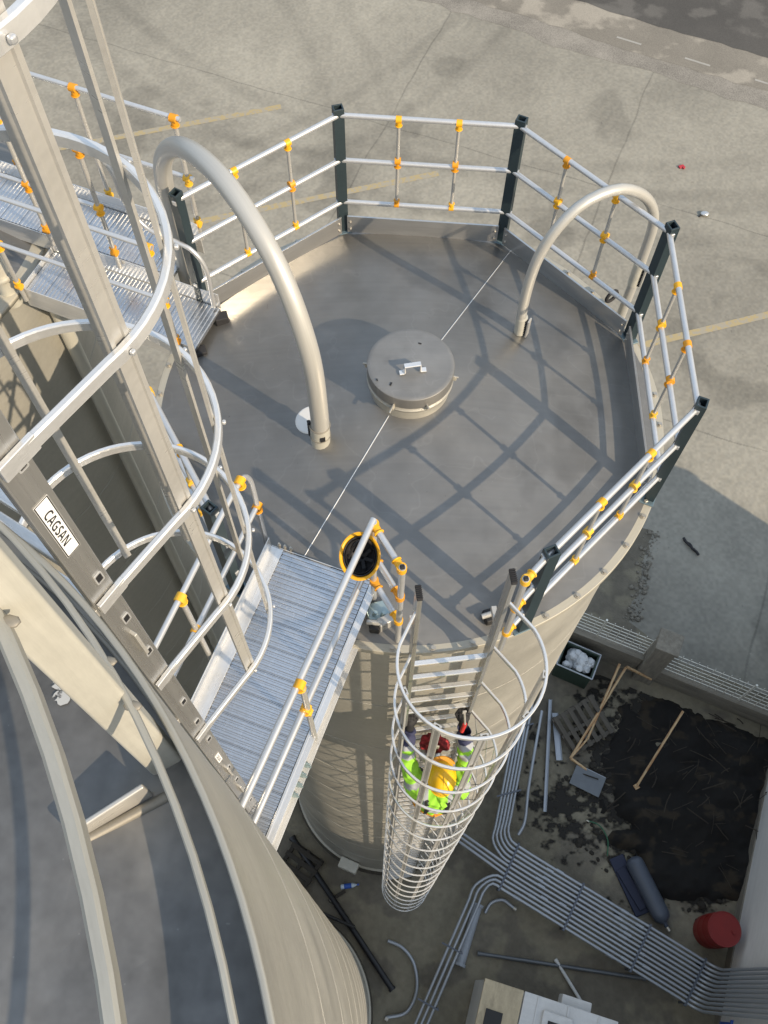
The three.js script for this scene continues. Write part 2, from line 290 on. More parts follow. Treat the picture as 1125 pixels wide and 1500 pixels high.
{ // pale chalky smudge on the near roof
  const sh = new THREE.Shape(); for (let k = 0; k <= 40; k++) { const a = k / 40 * Math.PI * 2, q = .036 * (1 + .3 * Math.sin(a * 3 + 1) + .12 * Math.sin(a * 7) + .08 * Math.sin(a * 13)); k ? sh.lineTo(q * Math.cos(a), q * Math.sin(a) * .8) : sh.moveTo(q, 0); }
  const al = tex(128, 128, (x, y) => grey(sm(.36, .56, fbm(x, y, 9, 9, 4)))); const g = new THREE.ShapeGeometry(sh); const uvs = g.attributes.uv, ps = g.attributes.position; for (let k = 0; k < uvs.count; k++) uvs.setXY(k, ps.getX(k) * 10 + .5, ps.getY(k) * 10 + .5);
  g.rotateX(-Math.PI / 2); const dx = -.86 - C2[0], dz = 3.07 - C2[1], rr = Math.hypot(dx, dz); g.rotateZ(-.2 * dx / rr); g.rotateX(.2 * dz / rr); g.translate(-.86, 3.48 + .2 * (1.75 - rr) + .004, 3.07); part('chalk_smudge', g, std({ color: col(.42, .44, .45), roughness: .9, alphaMap: al, transparent: true, side: THREE.DoubleSide }), silo2);
}
const C3 = [-4.6, -1.59];
const silo3 = thing('silo', 'shadowed silo behind the ladder cage at the left edge', 'silo', [C3[0], G, C3[1]]);
siloBody(silo3, C3[0], C3[1], 1.75, .1, 9, M.wall);
part('roof', lathe([[1.757, .11], [.8, .3], [0, .45]], 128, C3[0], C3[1], 0, Math.PI * 2, 3.6), M.roof, silo3);
part('rim_flange', lathe([[1.745, .06], [1.81, .06], [1.81, .115], [1.70, .12]], 128, ...C3), M.flange, silo3);
for (const a of [14]) part('wall_conduit', new THREE.CylinderGeometry(.06, .06, 12.4, 14).translate(...pol(1.83, a, -6.5, ...C3)), M.beige, silo3);

// ---------------------------------------------------------------- guard railing of the first silo
const clampG = (() => { // sleeve with a saddle: hugs the rail, holds the strut end
  const a = new THREE.CylinderGeometry(.027, .024, .07, 12), b = new THREE.CylinderGeometry(.031, .031, .05, 12).rotateZ(Math.PI / 2).translate(0, .03, 0), c = new THREE.TorusGeometry(.027, .006, 6, 12).rotateX(Math.PI / 2).translate(0, -.03, 0);
  return mergeGeometries([a, b, c].map(clean));
})();
function clampAt(p, along, down, parent, mat = M.yellow, s = 1) { if (mat === M.yellow) { const q = rnd(); mat = q < .25 ? M.yellowDark : q < .5 ? M.yellowPale : M.yellow; } // along: rail direction, down: direction of the strut
  const o = baseOf(parent), m = shade(new THREE.Mesh(clampG, mat)); m.name = 'clamp';
  const x = V(...along).normalize(), y = V(...down).normalize().multiplyScalar(-1); const z = x.clone().cross(y).normalize(); const x2 = y.clone().cross(z);
  m.quaternion.setFromRotationMatrix(new THREE.Matrix4().makeBasis(x2, y, z)); m.position.set(...p).sub(o).addScaledVector(y, -.03 * s); m.scale.setScalar(s * .82); parent.add(m); return m;
}
const lerp3 = (a, b, t) => a.map((x, i) => x + (b[i] - x) * t);
const sub3 = (a, b) => a.map((x, i) => x - b[i]);
const rail1 = thing('guard_railing', 'eight-sided guard railing with dark teal posts and yellow clamps round the silo roof', 'railing', [0, 0, 0]);
const postShape = (() => { const b = (w, d, P) => { P.moveTo(-w, -d); P.lineTo(w, -d); P.lineTo(w, d); P.lineTo(-w, d); P.closePath(); return P; }; const s = b(.034, .029, new THREE.Shape()); s.holes.push(b(.029, .024, new THREE.Path())); return new THREE.ExtrudeGeometry(s, { depth: 1.175, bevelEnabled: true, bevelThickness: .002, bevelSize: .003, bevelSegments: 2 }).rotateX(-Math.PI / 2); })();
const RH = [.31, .71, 1.1];
const postDeg = [-150.4, -107.2, -65.6, -22.2, 22.3, 66, 128, 172];
for (const a of postDeg) {
  const m = shade(new THREE.Mesh(postShape, M.post)); m.name = 'post'; const p = pol(1.775, a, -.02); m.position.set(...p); m.rotation.y = -rad(a) - Math.PI / 2; rail1.add(m);
  boxAt('post_foot', .14, .012, .10, pol(1.765, a, .013), -rad(a) + Math.PI / 2, M.postLight, rail1, .003);
  for (const s of [-1, 1]) boxAt('foot_bolt', .022, .02, .022, pol(1.76, a + s * 1.7, .026), .4, M.bolt, rail1, .004);
  for (const h of RH) { for (const s of [-1, 1]) boxAt('rail_bracket', .03, .034, .012, pol(1.765, a + s * 1.25, h), -rad(a), M.tube, rail1, .003); }
}
function railRun(a0, a1, toe, fr = [1 / 3, 2 / 3]) {
  const A = pol(1.765, a0, 0), B = pol(1.765, a1, 0), d = sub3(B, A);
  for (const h of RH) bar('rail', [A[0], h, A[2]], [B[0], h, B[2]], .019, M.tube, rail1);
  for (const f of fr) {
    const q = lerp3(A, B, f); bar('strut', [q[0], RH[0], q[2]], [q[0], RH[2], q[2]], .0125, M.steel, rail1);
    clampAt([q[0], RH[2], q[2]], d, [0, -1, 0], rail1); clampAt([q[0], RH[1] + .03, q[2]], d, [0, -1, 0], rail1, M.yellow, 1.05); clampAt([q[0], RH[0], q[2]], d, [0, 1, 0], rail1, M.yellow, .9);
  }
  if (toe) {
    const off = .012, n = V(-(d[2]), 0, d[0]).normalize(), A2 = lerp3(A, B, .03), B2 = lerp3(A, B, .97), s = (A[0] * n.x + A[2] * n.z) > 0 ? -1 : 1;
    const k = .035; boxBetween('toe_board', [A2[0] + n.x * k * s, .11, A2[2] + n.z * k * s], [B2[0] + n.x * k * s, .11, B2[2] + n.z * k * s], .004, .165, M.toe, rail1, .001);
    boxBetween('toe_board_fold', [A2[0] + n.x * k * s, .196, A2[2] + n.z * k * s], [B2[0] + n.x * k * s, .196, B2[2] + n.z * k * s], .014, .004, M.toe, rail1, .001);
    for (const f of [.05, .95]) for (const y of [.07, .14]) { const q = lerp3(A, B, f); boxAt('toe_bolt', .016, .016, .016, [q[0] + n.x * (k + .006) * s, y, q[2] + n.z * (k + .006) * s], .3, M.bolt, rail1, .004); }
  }
}
railRun(-150.4, -107.2, true); railRun(-107.2, -65.6, true); railRun(-65.6, -22.2, true); railRun(-22.2, 22.3, true); railRun(22.3, 66, true); railRun(128, 172, true);
{ // short ends by the ladder and by the catwalk
  const E = [.58, 0, 1.77], P5 = pol(1.765, 66, 0), d = sub3(E, P5);
  for (const h of RH) { bar('rail', [P5[0], h, P5[2]], [E[0], h, E[2]], .019, M.tube, rail1); clampAt([E[0], h, E[2]], [0, 1, 0], sub3(P5, E), rail1, M.yellow, 1.1); }
  bar('strut', [E[0], .02, E[2]], [E[0], 1.13, E[2]], .019, M.tube, rail1); boxAt('strut_plug', .026, .02, .026, [E[0], 1.135, E[2]], .2, M.black, rail1, .006);
  const Fp = [-.06, 0, 1.73], Gp = [-.215, 0, 1.47], d2 = sub3(Gp, Fp);
  for (const h of [.36, .74, 1.13]) { bar('rail', [Fp[0], h, Fp[2]], [Gp[0], h, Gp[2]], .019, M.tube, rail1); clampAt([Fp[0], h, Fp[2]], [0, 1, 0], sub3(Gp, Fp), rail1, M.yellow, 1.1); clampAt([Gp[0], h, Gp[2]], [0, 1, 0], sub3(Fp, Gp), rail1, M.yellow, 1.1); }
  bar('strut', [Fp[0], .02, Fp[2]], [Fp[0], 1.16, Fp[2]], .019, M.tube, rail1); boxAt('strut_plug', .026, .02, .026, [Fp[0], 1.165, Fp[2]], .2, M.black, rail1, .006);
  bar('strut', [Gp[0], .04, Gp[2]], [Gp[0], 1.16, Gp[2]], .019, M.tube, rail1);
}

// ---------------------------------------------------------------- vent pipes arching over the rim
{
  const t = thing('vent_pipe', 'thick pale arched vent pipe rising beside a white disc on the roof', 'pipe', [-.59, .2, .4]);
  part('pipe', tubePath([[-.595, .2, .4], [-.585, .6, .41], [-.62, 1.2, .36], [-.78, 1.66, .14], [-1.05, 1.86, -.22], [-1.34, 1.76, -.6], [-1.58, 1.38, -.93], [-1.66, .95, -1.05], [-1.67, .5, -1.06], [-1.67, -1, -1.06], [-1.67, -12.98, -1.06]], .06, 200, 24), M.pipe, t);
  bar('socket', [-.595, .2, .4], [-.59, .42, .405], .066, M.beige, t);
  part('socket_ring', new THREE.TorusGeometry(.066, .006, 8, 28).rotateX(Math.PI / 2).translate(-.59, .42, .405), M.weld, t);
  part('socket_ring', new THREE.TorusGeometry(.067, .005, 8, 28).rotateX(Math.PI / 2).translate(-.593, .30, .402), M.weld, t);
  boxAt('tape_patch', .035, .05, .012, [-.572, .335, .464], .3, M.black, t, .002);
  for (let i = 0; i < 5; i++) boxAt('clamp_lug', .022, .022, .03, [-.66, .3 + i * .035, .4], .3, M.rubber, t, .005);
  const d = thing('white_disc', 'flat white disc lying behind the foot of the thick vent pipe', 'disc', [-.67, .18, .24]);
  part('plate', lathe([[0, .012], [.10, .012], [.112, .006], [.112, 0]], 48).rotateX(.02).rotateZ(.2 * .9).translate(-.665, .212, .235), M.white, d);
  const u = thing('vent_pipe', 'thin cream arched vent pipe crossing the railing by the right rim', 'pipe', [.8, .15, -.58]);
  part('pipe', tubePath([[.80, .15, -.58], [.785, .53, -.575], [.82, .94, -.59], [.92, 1.17, -.64], [1.05, 1.285, -.71], [1.27, 1.30, -.82], [1.5, 1.13, -.94], [1.64, .86, -1.015], [1.665, .46, -1.025], [1.66, -.1, -1.02], [1.66, -2, -1.02], [1.66, -12.98, -1.02]], .036, 200, 20), M.pipe, u);
  for (const [p, q, n] of [[[.80, .17, -.58], [.795, .34, -.578], 6], [[1.663, .2, -1.023], [1.662, .42, -1.024], 6]]) {
    bar('joint_sleeve', p, q, .042, M.beige, u);
    for (let i = 0; i < n; i++) { const m = lerp3(p, q, (i + .5) / n); boxAt('sleeve_bolt', .02, .014, .03, [m[0] + .035, m[1], m[2] + .03], -.5, M.rubber, u, .004); }
    boxAt('sleeve_plate', .012, .17, .05, [p[0] + .048, (p[1] + q[1]) / 2, p[2] + .03], -.5, M.steel, u, .002);
  }
  const hk = thing('hose_ring', 'small dark hose coil hooked on the rim behind the thin vent pipe', 'hose', [1.5, .05, -.98]);
  part('coil', new THREE.TorusGeometry(.05, .014, 8, 20).rotateY(.6).translate(1.53, .08, -1.0), M.rubber, hk);
}

// ---------------------------------------------------------------- catwalk between the silos
const u = [-.336, 0, .942], v = [.942, 0, .336];
function ribbedPlank(w, l, ribs) { // w along x (catwalk length), l along z (across), ribs run along z
  const s = new THREE.Shape(), n = ribs, p = w / n; s.moveTo(-w / 2, -.03); s.lineTo(-w / 2, 0);
  for (let i = 0; i < n; i++) { const x = -w / 2 + i * p; s.lineTo(x + p * .12, 0); s.lineTo(x + p * .26, .005); s.lineTo(x + p * .72, .005); s.lineTo(x + p * .86, 0); }
  s.lineTo(w / 2, 0); s.lineTo(w / 2, -.03); s.closePath();
  return new THREE.ExtrudeGeometry(s, { depth: l, bevelEnabled: false }).translate(0, 0, -l / 2);
}
const boltG = mergeGeometries([new THREE.CylinderGeometry(.012, .012, .03, 6).rotateZ(Math.PI / 2), new THREE.CylinderGeometry(.007, .007, .07, 8).rotateZ(Math.PI / 2)].map(clean));
{
  const A = [-.88, .15, 1.16], W = .69, L = 1.86;
  const t = thing('catwalk', 'ribbed aluminium catwalk bridging the two silos below the ladder', 'catwalk', [-.85, .15, 2.1]);
  const pt = (a, b, y = 0) => [A[0] + u[0] * a + v[0] * b, A[1] + y, A[2] + u[2] * a + v[2] * b];
  const n = 12, w = L / n, pg = ribbedPlank(w - .003, W - .02, 5), yaw = Math.atan2(v[0], v[2]);
  for (let i = 0; i < n; i++) { const m = shade(new THREE.Mesh(pg, M.deck)); m.name = 'deck_plank'; m.position.set(...pt((i + .5) * w, W / 2, R(-.0006, .0006))).sub(t.base); m.rotation.y = yaw; t.add(m); }
  boxBetween('toe_board', pt(0, 0, .055), pt(L, 0, .055), .006, .17, M.alu, t, .002);
  boxBetween('toe_board_fold', pt(0, .045, .012), pt(L, .045, .012), .085, .006, M.alu, t, .002);
  for (const b of [-.006, W + .006]) boxBetween('side_beam', pt(.02, b, -.075), pt(L + .02, b, -.075), .012, .17, M.alu, t, .003);
  boxBetween('beam_flange', pt(.02, W + .02, .006), pt(L + .02, W + .02, .006), .05, .006, M.alu, t, .002);
  boxBetween('beam_flange', pt(.02, W + .03, -.155), pt(L + .02, W + .03, -.155), .06, .006, M.alu, t, .002);
  boxBetween('end_plate', pt(-.006, 0, -.02), pt(-.006, W, -.02), .006, .06, M.alu, t, .002);
  for (let i = 0; i < 3; i++) boxBetween('cross_beam', pt(.35 + i * .55, 0, -.08), pt(.35 + i * .55, W, -.08), .04, .08, M.alu, t, .004);
  const nut = (p, ry) => { const m = shade(new THREE.Mesh(boltG, M.tealBolt)); m.name = 'bolt'; m.position.set(...p).sub(t.base); m.rotation.y = ry; t.add(m); };
  for (const a of [1.18, 1.24, 1.30, 1.36, 1.72, 1.78, 1.84]) for (const y of [-.04, -.11]) nut(pt(a, W + .035, y), -Math.atan2(v[2], v[0]));
  for (const b of [.05, .09, .13]) { const m = shade(new THREE.Mesh(boltG, M.bolt)); m.name = 'bolt'; m.position.set(...pt(-.02, b, .012)).sub(t.base); m.rotation.z = Math.PI / 2; t.add(m); }
  // right handrail
  const top = 1.02, mid = .55;
  bar('handrail', [-.215, 1.15, 1.45], pt(1.80, W - .01, top), .019, M.tube, t); bar('mid_rail', [-.235, .72, 1.5], pt(1.82, W - .01, mid), .019, M.tube, t);
  for (const a of [1.02, 1.8]) {
    const q = pt(a, W + .03, -.1); bar('rail_post', q, [q[0], A[1] + top, q[2]], .0165, M.steel, t);
    clampAt([q[0] - .01, A[1] + top, q[2]], u, [0, -1, 0], t, M.yellow, 1.1); clampAt([q[0] - .01, A[1] + mid + .04, q[2]], u, [0, -1, 0], t, M.yellow, 1.1); clampAt([q[0], A[1] + mid - .04, q[2]], u, [0, 1, 0], t, M.yellow, .9);
  }
  // left handrail, bent down at its free end
  const lp = (a, y) => pt(a, -.03, y);
  part('handrail', tubePath([lp(1.5, top), lp(.8, top), lp(.16, top), lp(.06, top - .03), lp(.01, top - .14), lp(0, top - .3), lp(0, .5), lp(0, 0)], .0165, 90, 12), M.tube, t);
  bar('mid_rail', lp(1.6, mid), lp(0, mid), .0165, M.tube, t);
  for (const a of [.82, 1.5]) { const q = lp(a, -.1); bar('rail_post', q, [q[0], A[1] + top, q[2]], .0165, M.steel, t); clampAt([q[0], A[1] + top, q[2]], u, [0, -1, 0], t, M.yellow, 1.1); clampAt([q[0], A[1] + mid, q[2]], u, [0, -1, 0], t, M.yellow, 1.1); }
  clampAt(lp(.0, mid), u, [0, -1, 0], t, M.yellowDark, 1.1); clampAt(lp(.1, top), u, [0, -1, 0], t, M.yellow, 1.1);
  // hinge bracket on the silo rim
  boxAt('rim_bracket', .16, .05, .12, [-.18, .075, 1.56], .3, M.tealBolt, t, .01); boxAt('rim_bracket', .1, .12, .06, [-.14, .06, 1.63], .5, M.steel, t, .008);
  for (const k of [0, 1, 2]) bar('bracket_bolt', [-.22 + k * .05, .07, 1.6], [-.2 + k * .05, .14, 1.59], .012, M.tealBolt, t);
}
{ // stepped catwalk to the silo on the left
  const w = V(1.28, 0, .5).normalize(), p = V(-w.z, 0, w.x); // along, towards the camera
  const t = thing('catwalk', 'stepped ribbed catwalk at the upper left with clamped handrails on both levels', 'catwalk', [-2.2, .1, -.8]);
  const O = V(-2.87, 0, -.9); const pt = (a, b, y) => [O.x + w.x * a + p.x * b, y, O.z + w.z * a + p.z * b];
  const yaw = Math.atan2(p.x, p.z);
  function deck(a0, a1, b0, b1, y, n) {
    const W = (a1 - a0) / n, g = ribbedPlank(W - .003, b1 - b0, 5);
    for (let i = 0; i < n; i++) { const m = shade(new THREE.Mesh(g, M.deck)); m.name = 'deck_plank'; m.position.set(...pt(a0 + (i + .5) * W, (b0 + b1) / 2, y)).sub(t.base); m.rotation.y = yaw; t.add(m); }
  }
  deck(0, 1.42, -.42, 0, .13, 9); deck(-.75, 1.05, -.84, -.44, .30, 11);
  boxBetween('side_plate', pt(0, .006, .09), pt(1.42, .006, .09), .006, .20, M.alu, t, .002);
  boxBetween('end_plate', pt(-.006, -.42, .1), pt(-.006, 0, .1), .006, .16, M.alu, t, .002);
  boxBetween('riser', pt(-.75, -.43, .22), pt(1.06, -.43, .22), .006, .17, M.alu, t, .002);
  boxBetween('toe_board', pt(.95, -.43, .2), pt(1.42, -.43, .2), .006, .15, M.alu, t, .002);
  boxBetween('toe_board', pt(-.75, -.85, .35), pt(1.06, -.85, .35), .006, .17, M.alu, t, .002);
  boxBetween('side_beam', pt(-.75, -.86, .2), pt(1.06, -.86, .2), .01, .16, M.alu, t, .002);
  boxAt('landing_foot', .1, .1, .08, pt(1.42, -.06, .03), .3, M.rubber, t, .01); boxAt('landing_foot', .1, .1, .08, pt(1.44, -.38, .06), .3, M.rubber, t, .01);
  const rails = (a0, a1, b, y, posts) => {
    for (const h of [.55, 1.05]) bar('handrail', pt(a0, b, y + h), pt(a1, b, y + h), .0165, M.tube, t);
    for (const a of posts) { const q = pt(a, b, y - .05); bar('rail_post', q, [q[0], y + 1.05, q[2]], .0165, M.steel, t); for (const h of [.55, 1.05]) clampAt([q[0], y + h, q[2]], w.toArray(), [0, -1, 0], t, M.yellow, 1.15); clampAt([q[0], y + .1, q[2]], w.toArray(), [0, 1, 0], t, M.yellow, 1.05); }
  };
  rails(-.6, 1.35, .03, .13, [.02, .72, 1.32]); rails(-.75, 1.1, -.88, .30, [-.5, .3, 1.05]); rails(-.75, .62, -.40, .30, [-.62, .05, .62]);
  part('bent_rail', tubePath([pt(.62, -.4, 1.35), pt(.78, -.4, 1.33), pt(.84, -.4, 1.22), pt(.86, -.4, 1.0), pt(.98, -.4, .8), pt(1.3, -.4, .72), pt(1.38, -.4, .6), pt(1.38, -.4, .16)], .0165, 70, 12), M.tube, t);
  const s = thing('stand_pipe', 'cream upright pipe at the left edge beside the stepped catwalk', 'pipe', [-3.05, .1, -.85]);
  part('pipe', lathe([[.001, .62], [.06, .62], [.066, .6], [.066, .3], [.085, .3], [.085, .26], [.066, .26], [.066, -.02]], 28, -3.0, -.93), M.beige, s);
}

// ---------------------------------------------------------------- caged ladders
function stringer(t, p, n, y0, y1, depth, thick) { // p plan position, n outward direction in plan (depth direction)
  const g = rbox(thick, y1 - y0, depth, .004), m = shade(new THREE.Mesh(g, M.stringer)); m.name = 'stringer';
  m.position.set(p[0] - t.base.x, (y0 + y1) / 2 - t.base.y, p[1] - t.base.z); m.rotation.y = Math.atan2(n[0], n[1]); t.add(m); return m;
}
function hoopPts(cx, cz, r, S1, S2, y) { // from stringer 1 round the cage to stringer 2
  const a1 = Math.atan2(S1[1] - cz, S1[0] - cx), a2 = Math.atan2(S2[1] - cz, S2[0] - cx);
  let s = a1, e = a2; const P = [V(S1[0], y, S1[1])];
  const d1 = .56, d2 = .56; s -= d1; e += d2; while (e > s) e -= Math.PI * 2;
  const N = 40; for (let i = 0; i <= N; i++) { const a = s + (e - s) * i / N; P.push(V(cx + r * Math.cos(a), y, cz + r * Math.sin(a))); }
  P.push(V(S2[0], y, S2[1])); return P;
}
function strapAt(t, cx, cz, r, deg, y0, y1, w, th) {
  const c = Math.cos(rad(deg)), s = Math.sin(rad(deg));
  const sh = new THREE.Shape(); sh.moveTo(-w / 2, -th / 2); sh.lineTo(w / 2, -th / 2); sh.lineTo(w / 2, th / 2); sh.lineTo(w * .28, th / 2); sh.lineTo(w * .22, 0); sh.lineTo(-w * .22, 0); sh.lineTo(-w * .28, th / 2); sh.lineTo(-w / 2, th / 2); sh.closePath();
  const g = new THREE.ExtrudeGeometry(sh, { depth: y1 - y0, bevelEnabled: false }).rotateX(-Math.PI / 2);
  const m = shade(new THREE.Mesh(g, M.steel)); m.name = 'cage_strap'; m.position.set(cx + r * c - t.base.x, y0 - t.base.y, cz + r * s - t.base.z); m.rotation.y = Math.atan2(-c, -s); t.add(m); return m;
}
function ladder(t, S1, S2, n, y0, y1, step, depth, thick) {
  stringer(t, S1, n, y0, y1, depth, thick); stringer(t, S2, n, y0, y1, depth, thick);
  for (let y = y0 + .2; y < y1 - .1; y += step) { boxBetween('rung', [S1[0], y, S1[1]], [S2[0], y, S2[1]], .034, .024, M.alu, t, .006); }
}
function signTexture(text, W, H, font, border = true) {
  const c = document.createElement('canvas'); c.width = W; c.height = H; const x = c.getContext('2d'); x.fillStyle = '#eeeeec'; x.fillRect(0, 0, W, H);
  if (border) { x.strokeStyle = '#181818'; x.lineWidth = H * .07; x.strokeRect(H * .05, H * .05, W - H * .1, H * .9); }
  x.fillStyle = '#141416'; x.font = font; x.textAlign = 'center'; x.textBaseline = 'middle'; x.fillText(text, W / 2, H / 2 + H * .03); const t = new THREE.CanvasTexture(c); t.colorSpace = THREE.SRGBColorSpace; return t;
}
{ // ladder of the near silo
  const n = [.52, -.854], T = [.854, .52], mid = [-1.09, 2.64], S1 = [mid[0] + .25 * T[0], mid[1] + .25 * T[1]], S2 = [mid[0] - .25 * T[0], mid[1] - .25 * T[1]], cx = -1.025, cz = 2.31, r = .40;
  const t = thing('caged_ladder', 'large close-up aluminium caged ladder rising from the catwalk on the left', 'ladder', [mid[0], .16, mid[1]]);
  ladder(t, S1, S2, n, .17, 5.0, .28, .078, .028);
  const st = t.children.find(c => c.name === 'stringer');
  for (const y of [1.91, 2.64, 3.335, 4.03, 4.72]) {
    const h = part('cage_hoop', sweep(hoopPts(cx, cz, r, [S1[0] + .02 * T[0], S1[1] + .02 * T[1]], [S2[0] - .02 * T[0], S2[1] - .02 * T[1]], y), .019, .04), M.alu, t);
    for (const [S, k] of [[S1, 1], [S2, -1]]) { boxBetween('hoop_bracket', [S[0] + (.024 * k) * T[0] - n[0] * .035, y, S[1] + .024 * k * T[1] - n[1] * .035], [S[0] + .024 * k * T[0] + n[0] * .06, y, S[1] + .024 * k * T[1] + n[1] * .06], .014, .05, M.alu, t, .003); }
    for (const a of [-129, -89, -49, -9, 31]) boxAt('strap_bolt', .012, .014, .014, pol(r + .016, a, y, cx, cz), -rad(a), M.tube, t, .005);
  }
  for (const a of [-129, -89, -49, -9, 31]) strapAt(t, cx, cz, r - .014, a, 1.87, 5.2, a === 31 ? .05 : .032, .009);
  // oblong slots in the outer face of the near stringer: punched rims round dark holes
  const face = (y, o = 0, off = .0145) => [S1[0] + T[0] * off + n[0] * o, y, S1[1] + T[1] * off + n[1] * o];
  const ring = (() => { const rr = (w, h, r, P) => { P.moveTo(-w + r, -h); P.lineTo(w - r, -h); P.quadraticCurveTo(w, -h, w, -h + r); P.lineTo(w, h - r); P.quadraticCurveTo(w, h, w - r, h); P.lineTo(-w + r, h); P.quadraticCurveTo(-w, h, -w, h - r); P.lineTo(-w, -h + r); P.quadraticCurveTo(-w, -h, -w + r, -h); return P; }; const s = rr(.013, .022, .006, new THREE.Shape()); s.holes.push(rr(.009, .018, .005, new THREE.Path())); return new THREE.ExtrudeGeometry(s, { depth: .004, bevelEnabled: false }); })();
  const hole = new THREE.BoxGeometry(.019, .037, .002);
  const ry = Math.atan2(T[0], T[1]);
  for (let k = 0; k < 16; k++) {
    const y = .36 + k * .28; if (Math.abs(y - 1.48) < .05 || Math.abs(y - 3.72) < .05) continue;
    const a = shade(new THREE.Mesh(ring, M.alu)); a.name = 'rung_slot'; a.position.set(...face(y, .012)).sub(t.base); a.rotation.y = ry; t.add(a);
    const b = shade(new THREE.Mesh(hole, M.black)); b.name = 'slot_opening'; b.position.set(0, 0, .0012); a.add(b);
  }
  const sticker = (y, L, H, tx, o) => { const m = shade(new THREE.Mesh(new THREE.BoxGeometry(L, H, .0015), [M.white, M.white, M.white, M.white, std({ map: tx, roughness: .45 }), M.white])); m.name = 'sticker'; m.position.set(...face(y, o, .0155)).sub(t.base); m.rotation.set(0, ry, -Math.PI / 2, 'YXZ'); t.add(m); return m; };
  sticker(3.74, .24, .042, signTexture('CAGSAN', 512, 100, 'bold 82px sans-serif'), .0);
  sticker(1.45, .13, .03, signTexture('CAGSAN', 256, 60, 'bold 44px sans-serif'), .0);
  for (const y of [.75, 1.2, 3.0]) boxAt('joint_plate', .012, .16, .06, face(y, .0, .006), ry, M.steel, t, .003);
  for (const y of [.6, 2.2, 3.3]) for (const S of [S1, S2]) boxBetween('wall_bracket', [S[0] - n[0] * .03, y, S[1] - n[1] * .03], [S[0] - n[0] * .10, y, S[1] - n[1] * .10], .02, .04, M.steel, t, .003);
}
const cageB = { cx: .30, cz: 2.19, r: .38, n: [.135, .991], T: [.991, -.135] };
const ladB = { mid: [.255, 1.865] };
{ // ladder of the first silo
  const { cx, cz, r, n, T } = cageB, mid = ladB.mid, S1 = [mid[0] - .235 * T[0], mid[1] - .235 * T[1]], S2 = [mid[0] + .235 * T[0], mid[1] + .235 * T[1]];
  ladB.S1 = S1; ladB.S2 = S2;
  const t = thing('caged_ladder', 'long galvanised caged ladder running down the silo wall with a worker inside', 'ladder', [mid[0], G, mid[1]]);
  stringer(t, S1, n, G + .02, 1.22, .075, .028); stringer(t, S2, n, G + .02, 1.3, .075, .028);
  for (let y = .06; y > G + .2; y -= .28) boxBetween('rung', [S1[0], y, S1[1]], [S2[0], y, S2[1]], .034, .026, M.alu, t, .006);
  for (const S of [S1, S2]) { const y = S === S1 ? 1.225 : 1.305; boxAt('stringer_cap', .032, .02, .085, [S[0], y, S[1]], Math.atan2(n[0], n[1]), M.rubber, t, .005); for (let k = -3; k <= 3; k++) boxAt('cap_ridge', .034, .006, .004, [S[0] + n[0] * k * .011, y + .012, S[1] + n[1] * k * .011], Math.atan2(n[0], n[1]), M.rubber, t, .001); }
  for (let k = 0; k < 18; k++) {
    const y = 1.0 - k * .72;
    part('cage_hoop', sweep(hoopPts(cx, cz, r, S1, S2, y), .016, .036), M.alu, t);
  }
  for (const a of [8, 45, 82, 119, 156]) strapAt(t, cx, cz, r - .014, a, 1.0 - 17 * .72 - .02, 1.02, .042, .012);
  // crossed mesh wires on the right flank of the cage, joined to one piece
  const wires = []; for (let k = 3; k < 17; k++) { const y0 = 1 - k * .72, N = 6; for (let i = 0; i < N; i++) { const a0 = -52 + i * 20, a1 = a0 + 20; for (const s of [0, 1]) { const p = V(...pol(r, s ? a1 : a0, y0, cx, cz)), q = V(...pol(r, s ? a0 : a1, y0 - .72, cx, cz)); wires.push(new THREE.TubeGeometry(new THREE.LineCurve3(p, q), 1, .005, 5)); } } }
  const mw = part('cage_mesh', wires, M.tube, t); mw.userData.kind = 'stuff';
  for (let y = .6; y > G; y -= 2.1) for (const S of [S1, S2]) boxBetween('wall_bracket', [S[0], y, S[1]], [S[0] - n[0] * .11, y, S[1] - n[1] * .11], .03, .05, M.steel, t, .003);
}

// ---------------------------------------------------------------- railing, post and base plate on the near silo
{
  const t = thing('guard_railing', 'curved beige square-tube railing on the near silo rim, close to the camera', 'railing', [C2[0], 3.5, C2[1]]);
  const arc = (r, y, a0, a1) => { const P = []; for (let i = 0; i <= 90; i++) P.push(V(...pol(r, a0 + (a1 - a0) * i / 90, y, ...C2))); return P; };
  part('top_rail', sweep(arc(1.67, 4.46, -130, 120), .02, .034), M.railNear, t);
  part('mid_rail', sweep(arc(1.722, 3.99, -130, 120), .012, .024), M.railNear, t);
  for (const a of [-35, 18, 70, -100]) {
    boxAt('post', .07, 1.36, .055, pol(1.69, a, 4.13, ...C2), -rad(a), M.beige, t, .008);
    boxAt('gusset_plate', .17, .10, .012, pol(1.555, a + 2.2, 3.545, ...C2), -rad(a), M.steel, t, .005);
    bar('weld_bead', pol(1.66, a + 2.8, 3.50, ...C2), pol(1.45, a + 2.8, 3.53, ...C2), .012, M.weld, t);
    for (const [r, y] of [[1.725, 3.992], [1.68, 4.466]]) for (const s of [-.6, .7]) part('weld_bead', new THREE.SphereGeometry(.011, 8, 6).scale(1.5, .45, .9).translate(...pol(r, a + s * 2.4, y + .004, ...C2)), M.weld, t);
  }
}

